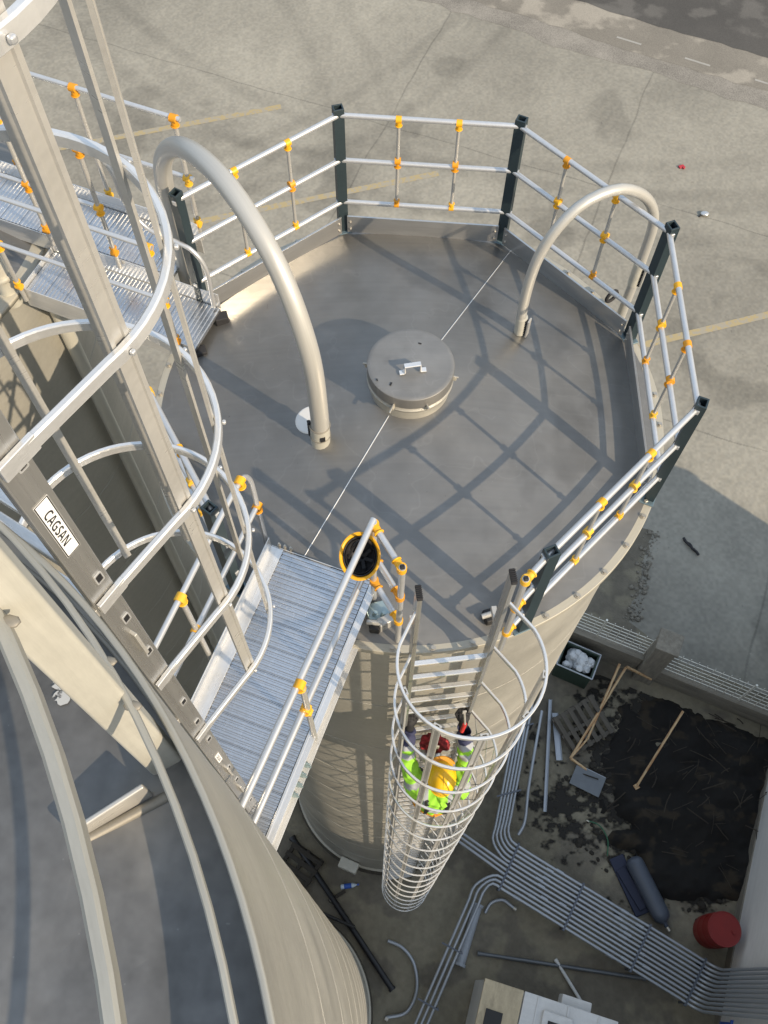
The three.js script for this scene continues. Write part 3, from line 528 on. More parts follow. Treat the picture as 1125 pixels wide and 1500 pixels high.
// ---------------------------------------------------------------- hard hat hung on the handrail
{
  const p = [-.285, 1.0, 1.60];
  const t = thing('hard_hat', 'yellow hard hat hanging open side up on the catwalk handrail', 'helmet', p);
  const tilt = g => { g.rotateX(.35); g.rotateZ(.12); g.translate(...p); return g; };
  const k = .9;
  part('shell', tilt(lathe([[.0, -.15], [.05, -.143], [.085, -.12], [.108, -.075], [.118, -.02], [.122, .0], [.134, .003], [.136, .008], [.118, .008], [.112, -.02], [.10, -.07], [.078, -.112], [.045, -.135], [0, -.141]], 48).scale(.92 * k, k, 1.08 * k)), M.yellow, t);
  part('liner', tilt(lathe([[.111, .004], [.105, .005], [.101, -.025], [.09, -.07], [.07, -.1], [.04, -.12], [0, -.127]], 40).scale(.92 * k, k, 1.08 * k)), M.rubber, t);
  for (const a of [20, 80, 140, 200, 260, 320]) { const d = pol(.102 * k, a, 0); part('suspension_strap', tilt(sweep([V(d[0], -.01, d[2]), V(d[0] * .7, -.07, d[2] * .7), V(d[0] * .1, -.09, d[2] * .1)], .02, .003)), M.black, t); }
  part('headband', tilt(lathe([[.092, -.03], [.094, .0], [.097, .0], [.098, -.03]], 40).scale(.92 * k, k, 1.08 * k)), M.black, t);
  part('chin_strap', tubePath([[p[0] + .06, p[1] + .02, p[2] - .06], [p[0] + .05, p[1] + .1, p[2] - .04], [p[0] + .03, p[1] + .16, p[2] - .03], [p[0] - .02, p[1] + .12, p[2] - .02], [p[0] - .06, p[1] + .02, p[2] + .02]], .007, 30, 6), M.black, t);
}

// ---------------------------------------------------------------- the worker in the cage
function mcMesh(dist, mn, mx, cell) {
  const size = Math.max(mx[0] - mn[0], mx[1] - mn[1], mx[2] - mn[2]) / 2 + cell * 2, c = [0, 1, 2].map(i => (mn[i] + mx[i]) / 2), res = Math.ceil(2 * size / cell);
  const mc = new MarchingCubes(res, new THREE.MeshBasicMaterial(), false, false, 180000); mc.isolation = 0;
  const half = res / 2; for (let k = 0; k < res; k++) for (let j = 0; j < res; j++) for (let i = 0; i < res; i++) mc.field[k * res * res + j * res + i] = -dist(c[0] + (i - half) / half * size, c[1] + (j - half) / half * size, c[2] + (k - half) / half * size);
  mc.update(); const n = mc.count !== undefined ? mc.count : mc.geometry.drawRange.count; const P = mc.positionArray.slice(0, n * 3);
  for (let i = 0; i < n; i++) for (let a = 0; a < 3; a++) P[i * 3 + a] = P[i * 3 + a] * size + c[a];
  let g = new THREE.BufferGeometry(); g.setAttribute('position', new THREE.BufferAttribute(P, 3)); g = mergeVertices(g, 1e-5); g.computeVertexNormals();
  g.setAttribute('uv', new THREE.BufferAttribute(new Float32Array(g.attributes.position.count * 2), 2)); return g;
}
const smin = (a, b, k) => { const h = Math.max(k - Math.abs(a - b), 0) / k; return Math.min(a, b) - h * h * k * .25; };
function cap(p, a, b, ra, rb) { const ba = [b[0] - a[0], b[1] - a[1], b[2] - a[2]], pa = [p[0] - a[0], p[1] - a[1], p[2] - a[2]]; const h = clamp((pa[0] * ba[0] + pa[1] * ba[1] + pa[2] * ba[2]) / (ba[0] ** 2 + ba[1] ** 2 + ba[2] ** 2)); return Math.hypot(pa[0] - ba[0] * h, pa[1] - ba[1] * h, pa[2] - ba[2] * h) - (ra + (rb - ra) * h); }
function paint(g, fn) { const p = g.attributes.position, c = new Float32Array(p.count * 3); for (let i = 0; i < p.count; i++) c.set(fn(p.getX(i), p.getY(i), p.getZ(i)), i * 3); g.setAttribute('color', new THREE.BufferAttribute(c, 3)); return g; }
{
  const J = { pelvis: [.29, -2.38, 2.26], waist: [.29, -2.2, 2.27], chest: [.295, -1.95, 2.28], neck: [.30, -1.76, 2.27], head: [.315, -1.62, 2.25],
    sL: [.13, -1.85, 2.27], eL: [.045, -1.62, 2.10], hL: [.06, -1.40, 1.93], sR: [.46, -1.85, 2.27], eR: [.50, -1.55, 2.12], hR: [.455, -1.27, 1.93],
    hipL: [.2, -2.42, 2.25], kL: [.17, -2.72, 2.03], aL: [.16, -3.10, 1.99], tL: [.16, -3.16, 1.87], hipR: [.38, -2.42, 2.25], kR: [.40, -2.86, 2.10], aR: [.37, -3.37, 2.0], tR: [.37, -3.44, 1.87] };
  const t = thing('person', 'worker in a yellow hard hat and lime high-visibility jacket climbing inside the ladder cage', 'person', [.28, -3.45, 2.05]);
  const armsD = (p, k) => { let d = 9; for (const s of ['L', 'R']) { d = smin(d, cap(p, J['s' + s], J['e' + s], .052 + k, .044 + k), .03); d = smin(d, cap(p, J['e' + s], J['h' + s], .043 + k, .032 + k * .7), .03); } return d; };
  const torsoD = (p, k) => { let d = cap(p, J.pelvis, J.waist, .12 + k, .118 + k); d = smin(d, cap(p, J.waist, J.chest, .118 + k, .135 + k), .08); d = smin(d, cap(p, J.sL, J.sR, .068 + k, .068 + k), .09); return d; };
  const legsD = (p, k) => { let d = 9; for (const s of ['L', 'R']) { d = smin(d, cap(p, J['hip' + s], J['k' + s], .085 + k, .062 + k), .04); d = smin(d, cap(p, J['k' + s], J['a' + s], .058 + k, .042 + k), .03); } return d; };
  const handD = p => { let d = 9; for (const [s, m] of [['L', 1], ['R', -1]]) { // gloved fists: fingers curl over the stringer, thumb to the side
      const h = J['h' + s], q = [h[0], h[1] + .07, h[2] - .025]; d = smin(d, cap(p, h, q, .034, .036), .02);
      for (let f = 0; f < 4; f++) { const x = q[0] + m * (-.03 + f * .02), l = [.036, .044, .041, .032][f], y = q[1] + .02; const k1 = [x, y + l * .6, q[2] - .025], k2 = [x, y + l * .55, q[2] - .06], k3 = [x, y + .0, q[2] - .07]; let e = cap(p, [x, y - .01, q[2]], k1, .0115, .011); e = smin(e, cap(p, k1, k2, .011, .0105), .006); e = smin(e, cap(p, k2, k3, .0105, .0095), .006); d = smin(d, e, .008); }
      const b = [q[0] + m * .036, q[1] - .015, q[2]], c = [q[0] + m * .058, q[1] + .022, q[2] - .03], e2 = [q[0] + m * .04, q[1] + .04, q[2] - .055]; d = smin(d, Math.min(cap(p, b, c, .014, .012), cap(p, c, e2, .012, .010)), .01);
    } return d; };
  const headD = p => { const h = J.head; const x = (p[0] - h[0]) / .078, y = (p[1] - h[1]) / .115, z = (p[2] - h[2]) / .098; let d = (Math.hypot(x, y, z) - 1) * .08; d = smin(d, cap(p, [h[0], h[1] - .07, h[2] - .04], [h[0], h[1] - .085, h[2] - .055], .045, .038), .04); d = smin(d, cap(p, [h[0], h[1] - .0, h[2] - .095], [h[0], h[1] - .035, h[2] - .112], .011, .015), .015); for (const s of [-1, 1]) { d = smin(d, cap(p, [h[0] + s * .078, h[1] + .01, h[2] + .01], [h[0] + s * .08, h[1] - .03, h[2]], .014, .01), .01); d = Math.max(d, -(Math.hypot(p[0] - h[0] - s * .032, p[1] - h[1] - .002, p[2] - h[2] + .1) - .013)); } d = smin(d, cap(p, J.neck, [h[0], h[1] - .05, h[2] + .015], .058, .055), .03); return d; };
  const bootD = p => { let d = 9; for (const s of ['L', 'R']) { d = smin(d, cap(p, [J['a' + s][0], J['a' + s][1] + .1, J['a' + s][2]], J['a' + s], .05, .052), .02); d = smin(d, cap(p, J['a' + s], J['t' + s], .052, .042), .03); } return d; };
  const bodyD = (x, y, z) => { const p = [x, y, z]; let d = smin(torsoD(p, 0), armsD(p, 0), .05); d = smin(d, legsD(p, 0), .05); d = smin(d, bootD(p), .015); return smin(d, headD(p), .03); };
  const skin = [.42, .25, .17], gl = [.015, .015, .017], navy = [.03, .035, .085];
  const bg = paint(mcMesh(bodyD, [-.06, -3.5, 1.8], [.62, -1.45, 2.45], .014), (x, y, z) => y < -2.98 ? [.03, .025, .02] : y < -2.3 ? navy : y > -1.82 && Math.abs(x - .31) < .12 && z > 2.1 ? skin : navy);
  const hg = paint(mcMesh((x, y, z) => handD([x, y, z]), [-.02, -1.46, 1.78], [.56, -1.1, 2.0], .0055), () => gl);
  const headG = paint(mcMesh((x, y, z) => headD([x, y, z]), [.2, -1.82, 2.1], [.43, -1.48, 2.38], .0045), (x, y, z) => { const h = J.head; if (Math.hypot(x - h[0] - .032, y - h[1] - .002, z - h[2] + .092) < .014 || Math.hypot(x - h[0] + .032, y - h[1] - .002, z - h[2] + .092) < .014) return [.05, .04, .035]; return (z > h[2] + .035 && y > h[1] - .07) || y > h[1] + .04 ? [.02, .015, .012] : (Math.abs(x - h[0]) < .026 && Math.abs(y - h[1] + .062) < .007 && z < h[2] - .05) ? [.3, .11, .09] : skin; });
  const whole = mergeGeometries([bg, hg, headG].map(g => { g = g.toNonIndexed(); return g; }));
  const body = part('body', whole, std({ vertexColors: true, roughness: .75 }), t);
  const lime = [.27, .60, .04], band = [.32, .34, .37];
  const fold = (x, y, z) => .006 * Math.sin(y * 70 + x * 30 + 2 * Math.sin(z * 40)) + .004 * Math.sin(x * 95 - y * 48);
  const jg = paint(mcMesh((x, y, z) => { const p = [x, y, z]; let d = smin(torsoD(p, .02), armsD(p, .018), .05); d += fold(x, y, z); // open at neck, cuffs and hem
    for (const s of ['L', 'R']) { const e = J['e' + s], h = J['h' + s]; const ax = [h[0] - e[0], h[1] - e[1], h[2] - e[2]], L = Math.hypot(...ax); const q = ((x - e[0]) * ax[0] + (y - e[1]) * ax[1] + (z - e[2]) * ax[2]) / L; if (Math.hypot(x - h[0], y - h[1], z - h[2]) < .3) d = Math.max(d, q - L * .97); } return Math.max(d, -2.36 - y); }, [-.06, -2.4, 1.85], [.62, -1.3, 2.48], .008), (x, y, z) => {
    for (const s of ['L', 'R']) { const e = J['e' + s], h = J['h' + s], sh = J['s' + s]; const ax = [h[0] - e[0], h[1] - e[1], h[2] - e[2]], L = Math.hypot(...ax); const q = ((x - e[0]) * ax[0] + (y - e[1]) * ax[1] + (z - e[2]) * ax[2]) / L / L; const lat = cap([x, y, z], e, h, .05, .05); if (lat < .04 && q > 0) { if (q > .52) return navy; if (q > .36) return band; if (q > .24) return lime; if (q > .1) return band; return lime; }
      const bx = [e[0] - sh[0], e[1] - sh[1], e[2] - sh[2]], Lb = Math.hypot(...bx), qb = ((x - sh[0]) * bx[0] + (y - sh[1]) * bx[1] + (z - sh[2]) * bx[2]) / Lb / Lb; if (qb > .12 && qb < .3 && cap([x, y, z], sh, e, .06, .06) < .03) return band; }
    if (Math.abs(y + 2.1) < .03) return band; if (y > -2.0 && (Math.abs(x - .2) < .022 || Math.abs(x - .39) < .022)) return band; return y < -2.2 ? [.55, .20, .02] : lime; });
  part('jacket', jg, std({ vertexColors: true, roughness: .8 }), body);
  part('trousers', paint(mcMesh((x, y, z) => Math.max(legsD([x, y, z], .016) + .5 * fold(x, y, z), Math.min(y + 2.33, 9)), [.0, -3.3, 1.85], [.55, -2.3, 2.45], .013), () => [.02, .022, .03]), std({ vertexColors: true, roughness: .85 }), body);
  // hard hat on the head, tipped with it
  const H = J.head, tl = g => { g.rotateX(.30); g.rotateZ(-.12); g.translate(H[0], H[1] + .035, H[2] + .01); return g; };
  const hat = part('hard_hat', tl(lathe([[.0, .135], [.045, .128], [.08, .108], [.104, .07], [.115, .02], [.118, .0], [.128, -.006], [.128, -.012], [.112, -.008], [.105, .03], [.0, .12]], 48).scale(.86, 1, 1.1)), M.helmet, body);
  part('hat_ridge', tl(sweep([V(0, .02, .124), V(0, .08, .098), V(0, .12, .055), V(0, .138, 0), V(0, .12, -.055), V(0, .08, -.098), V(0, .02, -.124)], .03, .012)), M.helmet, body);
  part('hat_peak', tl(new THREE.CylinderGeometry(.09, .1, .008, 24, 1, false, Math.PI / 2, Math.PI).scale(.95, 1, .6).translate(0, -.004, -.105)), M.yellowDark, body);
  for (const x of [.215, .375]) part('harness_strap', sweep([V(x, -2.25, 2.415), V(x, -2.0, 2.435), V(x, -1.84, 2.39), V(x, -1.755, 2.28), V(x, -1.80, 2.18), V(x, -2.0, 2.125)], .035, .006), M.black, body);
  part('waist_belt', tubePath([[.29, -2.28, 2.42], [.43, -2.28, 2.35], [.45, -2.27, 2.22], [.29, -2.27, 2.1], [.13, -2.27, 2.22], [.15, -2.28, 2.35], [.29, -2.28, 2.42]], .02, 50, 8), M.yellowDark, body);
  // tool bag hung on the rungs and the tool in the hand
  const red = tex(256, 256, (x, y) => { const k = (Math.sin(x * 60) > 0.2 ? 1 : .55) * (Math.sin(y * 60) > .3 ? 1 : .7) * (.8 + .4 * fbm(x, y, 20, 20, 3)); return [.42 * k, .03 * k, .04 * k]; }, true);
  const b = thing('tool_bag', 'red and grey cloth bag hung on the ladder in front of the worker', 'bag', [.26, -1.95, 1.95]);
  { const g = new THREE.SphereGeometry(.15, 40, 28), q = g.attributes.position; for (let k = 0; k < q.count; k++) { const x = q.getX(k), y = q.getY(k), z = q.getZ(k), w = clamp(.55 - y * 3.2, .15, 1.05), f = 1 + .22 * Math.sin(x * 60 + y * 25) * Math.sin(y * 45 + z * 30) + .5 * (vn(x * 22 + 9, y * 22 + z * 17 + 9, 64, 64) - .5); q.setXYZ(k, x * w * f * 1.05, y * 1.15, z * .45 * f); } g.computeVertexNormals(); g.rotateY(-.1); g.translate(.265, -1.72, 1.955); part('bag', g, std({ map: red, roughness: .85 }), b); }
  boxAt('bag_strap', .05, .32, .012, [.27, -1.70, 2.012], -.1, M.beige, b, .004, .1);
  part('white_wrap', new THREE.IcosahedronGeometry(.07, 3).scale(1.3, .6, 1).translate(.24, -1.90, 2.02), M.toe, b);
  bar('hook', [.26, -1.58, 1.93], [.26, -1.5, 1.89], .008, M.steel, b);
  const w = thing('wrench', 'red handled wrench held in the raised right glove', 'tool', [.45, -1.2, 1.95]);
  bar('grip', [.44, -1.24, 1.985], [.455, -1.13, 1.96], .016, std({ color: col(.5, .03, .03), roughness: .5 }), w); bar('shaft', [.455, -1.13, 1.96], [.44, -.99, 1.92], .008, M.steel, w); boxAt('jaw', .03, .05, .014, [.437, -.97, 1.915], .2, M.steel, w, .004);
}

// ---------------------------------------------------------------- yard clutter behind and under the silos
const gp = (x, z, y = 0) => [x, G + y, z];
const concMat = std({ color: col(.9, .88, .82), map: gravelMap, roughness: .92, bumpMap: sheetBump, bumpScale: .01 });
const galv = std({ color: col(.42, .45, .49), metalness: .6, roughness: .5, map: metalMap });
const rustMap = tex(256, 256, (x, y) => { const k = fbm(x, y, 12, 12, 5), w = sm(.42, .6, k); return [.28 * w + .50 * (1 - w), .12 * w + .38 * (1 - w), .04 * w + .22 * (1 - w)]; }, true);
const rust = std({ map: rustMap, roughness: .85 });
{ // low wall, pillar, wire fence
  const wd = V(.92, 0, .385).normalize();
  const wp = (s, y = 0, o = 0) => gp(4.2 + wd.x * s - wd.z * o, -2.66 + wd.z * s + wd.x * o, y);
  const t = thing('low_wall', 'low rendered wall carrying the wire fence beside the rubbish crate', 'wall', wp(.3));
  boxBetween('wall_block', wp(-1.6, .45, -.08), wp(1.02, .45, -.08), .2, .9, concMat, t, .02); boxBetween('coping', wp(-1.6, .915, -.08), wp(1.02, .915, -.08), .25, .04, concMat, t, .01);
  const t2 = thing('low_wall', 'low wall under the wire fence right of the concrete pillar', 'wall', wp(3.4));
  boxBetween('wall_block', wp(1.42, .3, -.08), wp(6.5, .3, -.08), .2, .6, concMat, t2, .02);
  const p = thing('concrete_pillar', 'square weathered concrete pillar between the two wire fence runs', 'pillar', wp(1.2));
  boxBetween('shaft', wp(1.02, .98, -.05), wp(1.42, .98, -.05), .38, 1.96, concMat, p, .02); boxBetween('cap', wp(.99, 2.0, -.05), wp(1.45, 2.0, -.05), .46, .1, concMat, p, .02);
  const wire = std({ color: col(.72, .71, .64), metalness: .4, roughness: .5 });
  function fence(s0, s1, y0, y1, label) {
    const f = thing('wire_fence', label, 'fence', wp((s0 + s1) / 2, y0), 'wire fence runs on the low wall');
    const n = Math.round((s1 - s0) / .16);
    for (let i = 0; i <= n; i++) { const s = s0 + (s1 - s0) * i / n; bar('upright_wire', wp(s, y0, -.08), wp(s, y1 + .09, -.08), .007, wire, f); }
    for (let i = 0; i <= 5; i++) { const y = y0 + .06 + (y1 - y0 - .06) * i / 5; bar('cross_wire', wp(s0, y, -.08), wp(s1, y, -.08), .007, wire, f); }
    for (let s = s0; s <= s1; s += 1.6) bar('fence_post', wp(s, y0 - .1, -.08), wp(s, y1 + .1, -.08), .022, wire, f);
  }
  fence(-1.6, .98, .93, 1.75, 'white welded wire fence between the silo and the concrete pillar'); fence(1.46, 6.4, .6, 1.5, 'white welded wire fence running right from the concrete pillar');
}
{ // rubble along the broken slab edge
  const gs = []; for (let i = 0; i < 230; i++) { const tt = rnd(), s = .008 + .06 * Math.pow(rnd(), 3.2); const g = new THREE.IcosahedronGeometry(s, 0); const q = g.attributes.position; for (let k = 0; k < q.count; k++) q.setXYZ(k, q.getX(k) * R(.75, 1.2), q.getY(k) * .6, q.getZ(k) * R(.8, 1.2)); g.rotateY(R(0, 6)); g.translate(...gp(5.98 - .75 * tt + (rnd() + rnd() + rnd() - 1.5) * .17, -5.6 + 2.2 * tt, s * .25)); gs.push(g); }
  const m = shade(new THREE.Mesh(mergeGeometries(gs.map(g => { g = clean(g); g.computeVertexNormals(); return g; })), concMat)); m.name = 'rubble'; m.userData = { kind: 'stuff', label: 'broken concrete rubble along the slab edge', category: 'rubble' }; m.position.y = Y0; scene.add(m);
}
{ // dark heap of soil and scrap inside the yard
  const n = 90, g = new THREE.PlaneGeometry(6.4, 5.2, n, n).rotateX(-Math.PI / 2), q = g.attributes.position;
  for (let i = 0; i < q.count; i++) { const x = q.getX(i), z = q.getZ(i); const fd = ((z - .15 + 2.5) - .42 * (x + 6.9 - 4.2)) / 1.08; const kk = fbm(x / 6.4 + .5, z / 5.2 + .5, 9, 8, 5), e = clamp(1.05 - Math.hypot(x / 3.1, z / 2.5) + 1.1 * (kk - .55)) * sm(.05, .8, fd) * sm(3.15, 2.6, Math.abs(x)) * sm(2.58, 2.1, Math.abs(z)), k = fbm(x / 6.4 + .5, z / 5.2 + .5, 7, 6, 5), f = fbm(x / 6.4 + .5, z / 5.2 + .5, 40, 34, 3); q.setY(i, e <= 0 ? -.08 : Math.sqrt(e) * (.15 + 1.0 * (k - .25)) + .14 * (f - .5) - .06); }
  g.computeVertexNormals(); g.translate(...gp(6.9, -.15));
  const fz = 0; const sm1 = tex(512, 512, (x, y) => { const k = fbm(x, y, 12, 12, 6), s = sm(.56, .7, fbm(x + .3, y, 20, 20, 4)); return [.005 + .007 * k + .02 * s, .0045 + .006 * k + .014 * s, .004 + .005 * k + .007 * s]; }, true);
  const m = structure('soil_heap', g, std({ map: sm1, roughness: 1 }));
  const tw = []; for (let i = 0; i < 110; i++) { const a = R(0, 6.28), r = Math.sqrt(rnd()), x = 6.3 + Math.cos(a) * r * 2.2, z = .1 + Math.sin(a) * r * 1.5, l = R(.1, .5), d = V(R(-1, 1), R(-.1, .35), R(-1, 1)).normalize().multiplyScalar(l); const y = .12 + .5 * (1 - r); tw.push(new THREE.TubeGeometry(new THREE.QuadraticBezierCurve3(V(...gp(x, z, y)), V(...gp(x + d.x * .5 + R(-.05, .05), z + d.z * .5, y + d.y * .5 + .05)), V(...gp(x + d.x, z + d.z, y + d.y))), 3, R(.004, .014), 4)); }
  const mm = shade(new THREE.Mesh(mergeGeometries(tw.map(clean)), std({ color: col(.035, .028, .02), roughness: .95 }))); mm.name = 'scrap_branches'; mm.userData = { kind: 'stuff', label: 'dry twigs and scrap strewn over the dark heap', category: 'twigs' }; mm.position.y = Y0; scene.add(mm);
}
{ // dark earth trodden into the ground round the heap: ragged speckled film
  const a = tex(512, 512, (x, y) => { const d = Math.hypot((x - .5) * 2, (y - .5) * 2), n = fbm(x, y, 8, 8, 5), f = fbm(x + .3, y + .1, 60, 60, 3); return grey(sm(.40, .62, .70 - .36 * d + .75 * (n - .5) + .6 * (f - .5)) * (d < 1 ? 1 : 0) * ((.35 - (y - .5) * 6) > -2.3 + .42 * (6.35 + (x - .5) * 7.6 - 4.2) ? 1 : 0)); });
  const g = new THREE.PlaneGeometry(7.6, 6.0).rotateX(-Math.PI / 2).translate(...gp(6.35, .35, .007)); 
  structure('dark_earth', g, std({ color: col(.022, .02, .017), roughness: 1, alphaMap: a, transparent: true }));
  const gs = []; for (let i = 0; i < 520; i++) { const t = R(0, 6.28), rr = R(.72, 1.16), s = R(.012, .06) * (rnd() < .15 ? 1.6 : 1); const x = 6.75 + Math.cos(t) * 2.9 * rr, z = .05 + Math.sin(t) * 2.25 * rr; if (z < -2.3 + .42 * (x - 4.2) || x > 7.3 - .37 * (z - .4)) continue; const c = new THREE.IcosahedronGeometry(s, 0); c.scale(R(.7, 1.3), .6, R(.7, 1.3)); c.rotateY(R(0, 6)); c.translate(...gp(x, z, s * .2)); gs.push(clean(c)); }
  const m = shade(new THREE.Mesh(mergeGeometries(gs), std({ color: col(.03, .026, .02), roughness: 1 }))); m.name = 'soil_clods'; m.userData = { kind: 'stuff', label: 'loose dark clods scattered round the soil heap', category: 'soil' }; m.position.y = Y0; scene.add(m);
}
{ // small litter on the yard
  const a = thing('tyre_strip', 'black curled rubber strip lying on the shaded concrete by the fence', 'rubber strip', gp(6.75, -5.2));
  part('strip', tubePath([gp(6.62, -5.42, .03), gp(6.66, -5.3, .05), gp(6.74, -5.26, .03), gp(6.78, -5.14, .05), gp(6.86, -5.08, .03), gp(6.9, -5.0, .03)], .03, 40, 6), M.rubber, a); part('tread_lug', tubePath([gp(6.62, -5.36, .02), gp(6.72, -5.2, .06), gp(6.84, -5.14, .02)], .018, 20, 5), M.rubber, a);
  const b = thing('litter_scrap', 'tiny red scrap on the sunlit concrete yard', 'litter', gp(8.1, -17.1)); boxAt('scrap', .16, .04, .1, gp(8.1, -17.1, .02), .4, std({ color: col(.4, .03, .04), roughness: .6 }), b, .01); boxAt('fold', .08, .05, .06, gp(8.16, -17.05, .03), 1, std({ color: col(.4, .03, .04), roughness: .6 }), b, .01);
  const c = thing('litter_scrap', 'pale crumpled scrap on the sunlit concrete right of the thin vent pipe', 'litter', gp(8.5, -15.3)); part('scrap', new THREE.IcosahedronGeometry(.09, 1).scale(1.4, .6, 1).translate(...gp(8.5, -15.3, .04)), M.toe, c); boxAt('shard', .12, .03, .05, gp(8.38, -15.25, .015), .7, M.rubber, c, .008);
}
{ // crate of rubbish
  const c = gp(3.86, -2.28), t = thing('rubbish_crate', 'dark green crate filled with clear plastic rubbish by the low wall', 'crate', c);
  const gm = std({ color: col(.03, .055, .04), roughness: .6, map: metalMap }), yaw = -.42;
  const at = (x, z, y) => { const cs = Math.cos(yaw), s = Math.sin(yaw); return [c[0] + x * cs + z * s, G + y, c[2] - x * s + z * cs]; };
  for (const s of [-1, 1]) { boxAt('side_panel', .72, .72, .03, at(0, s * .26, .38), yaw, gm, t, .006); boxAt('end_panel', .03, .72, .5, at(s * .35, 0, .38), yaw, gm, t, .006); bar('rim_tube', at(-.38, s * .28, .75), at(.38, s * .28, .75), .016, galv, t); bar('rim_tube', at(s * .38, -.28, .75), at(s * .38, .28, .75), .016, galv, t); }
  boxAt('floor_panel', .7, .03, .5, at(0, 0, .03), yaw, gm, t, .005);
  const bagM = std({ color: col(.5, .52, .53), roughness: .25 });
  const fill = thing('plastic_rubbish', 'crumpled clear plastic sheeting heaped in the green crate', 'rubbish', at(0, 0, .3)); const gs = [];
  for (let i = 0; i < 22; i++) { const g = new THREE.IcosahedronGeometry(R(.06, .13), 2), q = g.attributes.position; for (let k = 0; k < q.count; k++) { const f = 1 + .45 * (vn(q.getX(k) * 30 + i * 7, q.getY(k) * 30 + q.getZ(k) * 21, 64, 64) - .5); q.setXYZ(k, q.getX(k) * f, q.getY(k) * f * .7, q.getZ(k) * f); } g.translate(...at(R(-.24, .24), R(-.16, .16), R(.5, .74))); const h = clean(g); h.computeVertexNormals(); gs.push(h); }
  part('sheeting', gs, bagM, fill); bar('base_fold', at(0, 0, .04), at(0, 0, .5), .15, bagM, fill);
}
function pallet(label, c, yaw, rx, mat, n = 6, L = .95, W = .8, rz = 0) {
  const t = thing('pallet', label, 'pallet', c); const g = new THREE.Group(); t.rotation.set(rx, yaw, rz);
  for (let i = 0; i < n; i++) boxAt('slat', .09, .02, W, [c[0] - L / 2 + (i + .5) * L / n, c[1] + .12, c[2]], 0, mat, t, .003);
  for (const z of [-1, 0, 1]) boxAt('bearer', L, .09, .07, [c[0], c[1] + .062, c[2] + z * (W / 2 - .05)], 0, mat, t, .004);
  for (const x of [-1, 0, 1]) boxAt('foot_slat', .09, .018, W, [c[0] + x * (L / 2 - .05), c[1] + .009, c[2]], 0, mat, t, .003); return t;
}
const wood = std({ color: col(.20, .185, .165), map: gravelMap, roughness: .9 });
pallet('grey wooden pallet leaning in the scrap beside the rusty frame', gp(3.95, -1.1, .16), .55, .3, std({ color: col(.42, .40, .37), map: gravelMap, roughness: .9 }), 6, 1.0, .85);
pallet('dark pallet lying at the foot of the silo near the near silo wall', gp(-1.72, 1.78), 1.0, 0, wood, 5, .9, .7);
{ // rusty angle frames
  const t = thing('scrap_iron', 'rusty orange angle-iron frame lying against the low wall by the pillar', 'scrap iron', gp(4.3, -1.3));
  boxBetween('long_bar', gp(4.86, -2.2, .55), gp(3.66, -.42, .12), .05, .05, rust, t, .006); boxBetween('long_bar', gp(4.72, -2.25, .62), gp(4.02, -.8, .18), .05, .05, rust, t, .006); boxBetween('cross_bar', gp(3.66, -.42, .15), gp(4.25, -.02, .05), .05, .05, rust, t, .006); boxBetween('cross_bar', gp(4.86, -2.2, .58), gp(5.4, -2.0, .4), .05, .05, rust, t, .006); boxBetween('brace', gp(3.66, -.42, .14), gp(4.02, -.8, .2), .04, .04, rust, t, .005);
  const b = thing('rusty_bar', 'single rusty iron bar slanting across the dark soil heap', 'bar', gp(5.5, -.7));
  boxBetween('bar_shaft', gp(5.78, -1.2, .95), gp(4.92, .1, .22), .045, .045, rust, b, .006); boxAt('bar_foot', .1, .02, .1, gp(4.91, .12, .2), .5, rust, b, .004);
}
{ // grey sheet, galvanised lengths on the ground
  const t = thing('sheet_panel', 'grey metal sheet lying at the end of the rusty frame', 'sheet', gp(4.0, .02));
  boxAt('panel', .62, .015, .42, gp(3.98, .0, .1), -.45, std({ color: col(.15, .165, .18), metalness: .3, roughness: .5, map: metalMap }), t, .004, .08); boxAt('fold', .62, .05, .012, gp(4.06, -.19, .1), -.45, galv, t, .003, .08);
  const A = (label, a, b, w) => { const q = thing('metal_channel', label, 'channel', [(a[0] + b[0]) / 2, G, (a[2] + b[2]) / 2]); boxBetween('web', a, b, w, .012, galv, q, .002); const d = V(...sub3(b, a)).normalize(), n = [-d.z, 0, d.x]; for (const s of [-1, 1]) boxBetween('flange', a.map((x, i) => x + n[i] * s * w / 2 + (i === 1 ? .02 : 0)), b.map((x, i) => x + n[i] * s * w / 2 + (i === 1 ? .02 : 0)), .006, .045, galv, q, .001); };
  A('long thin galvanised channel lying on the ground beside the conduits', gp(3.34, -1.62, .1), gp(3.1, .6, .02), .06); A('short wide galvanised channel next to the long thin one', gp(3.42, -1.35, .08), gp(3.45, -.4, .03), .12);
}
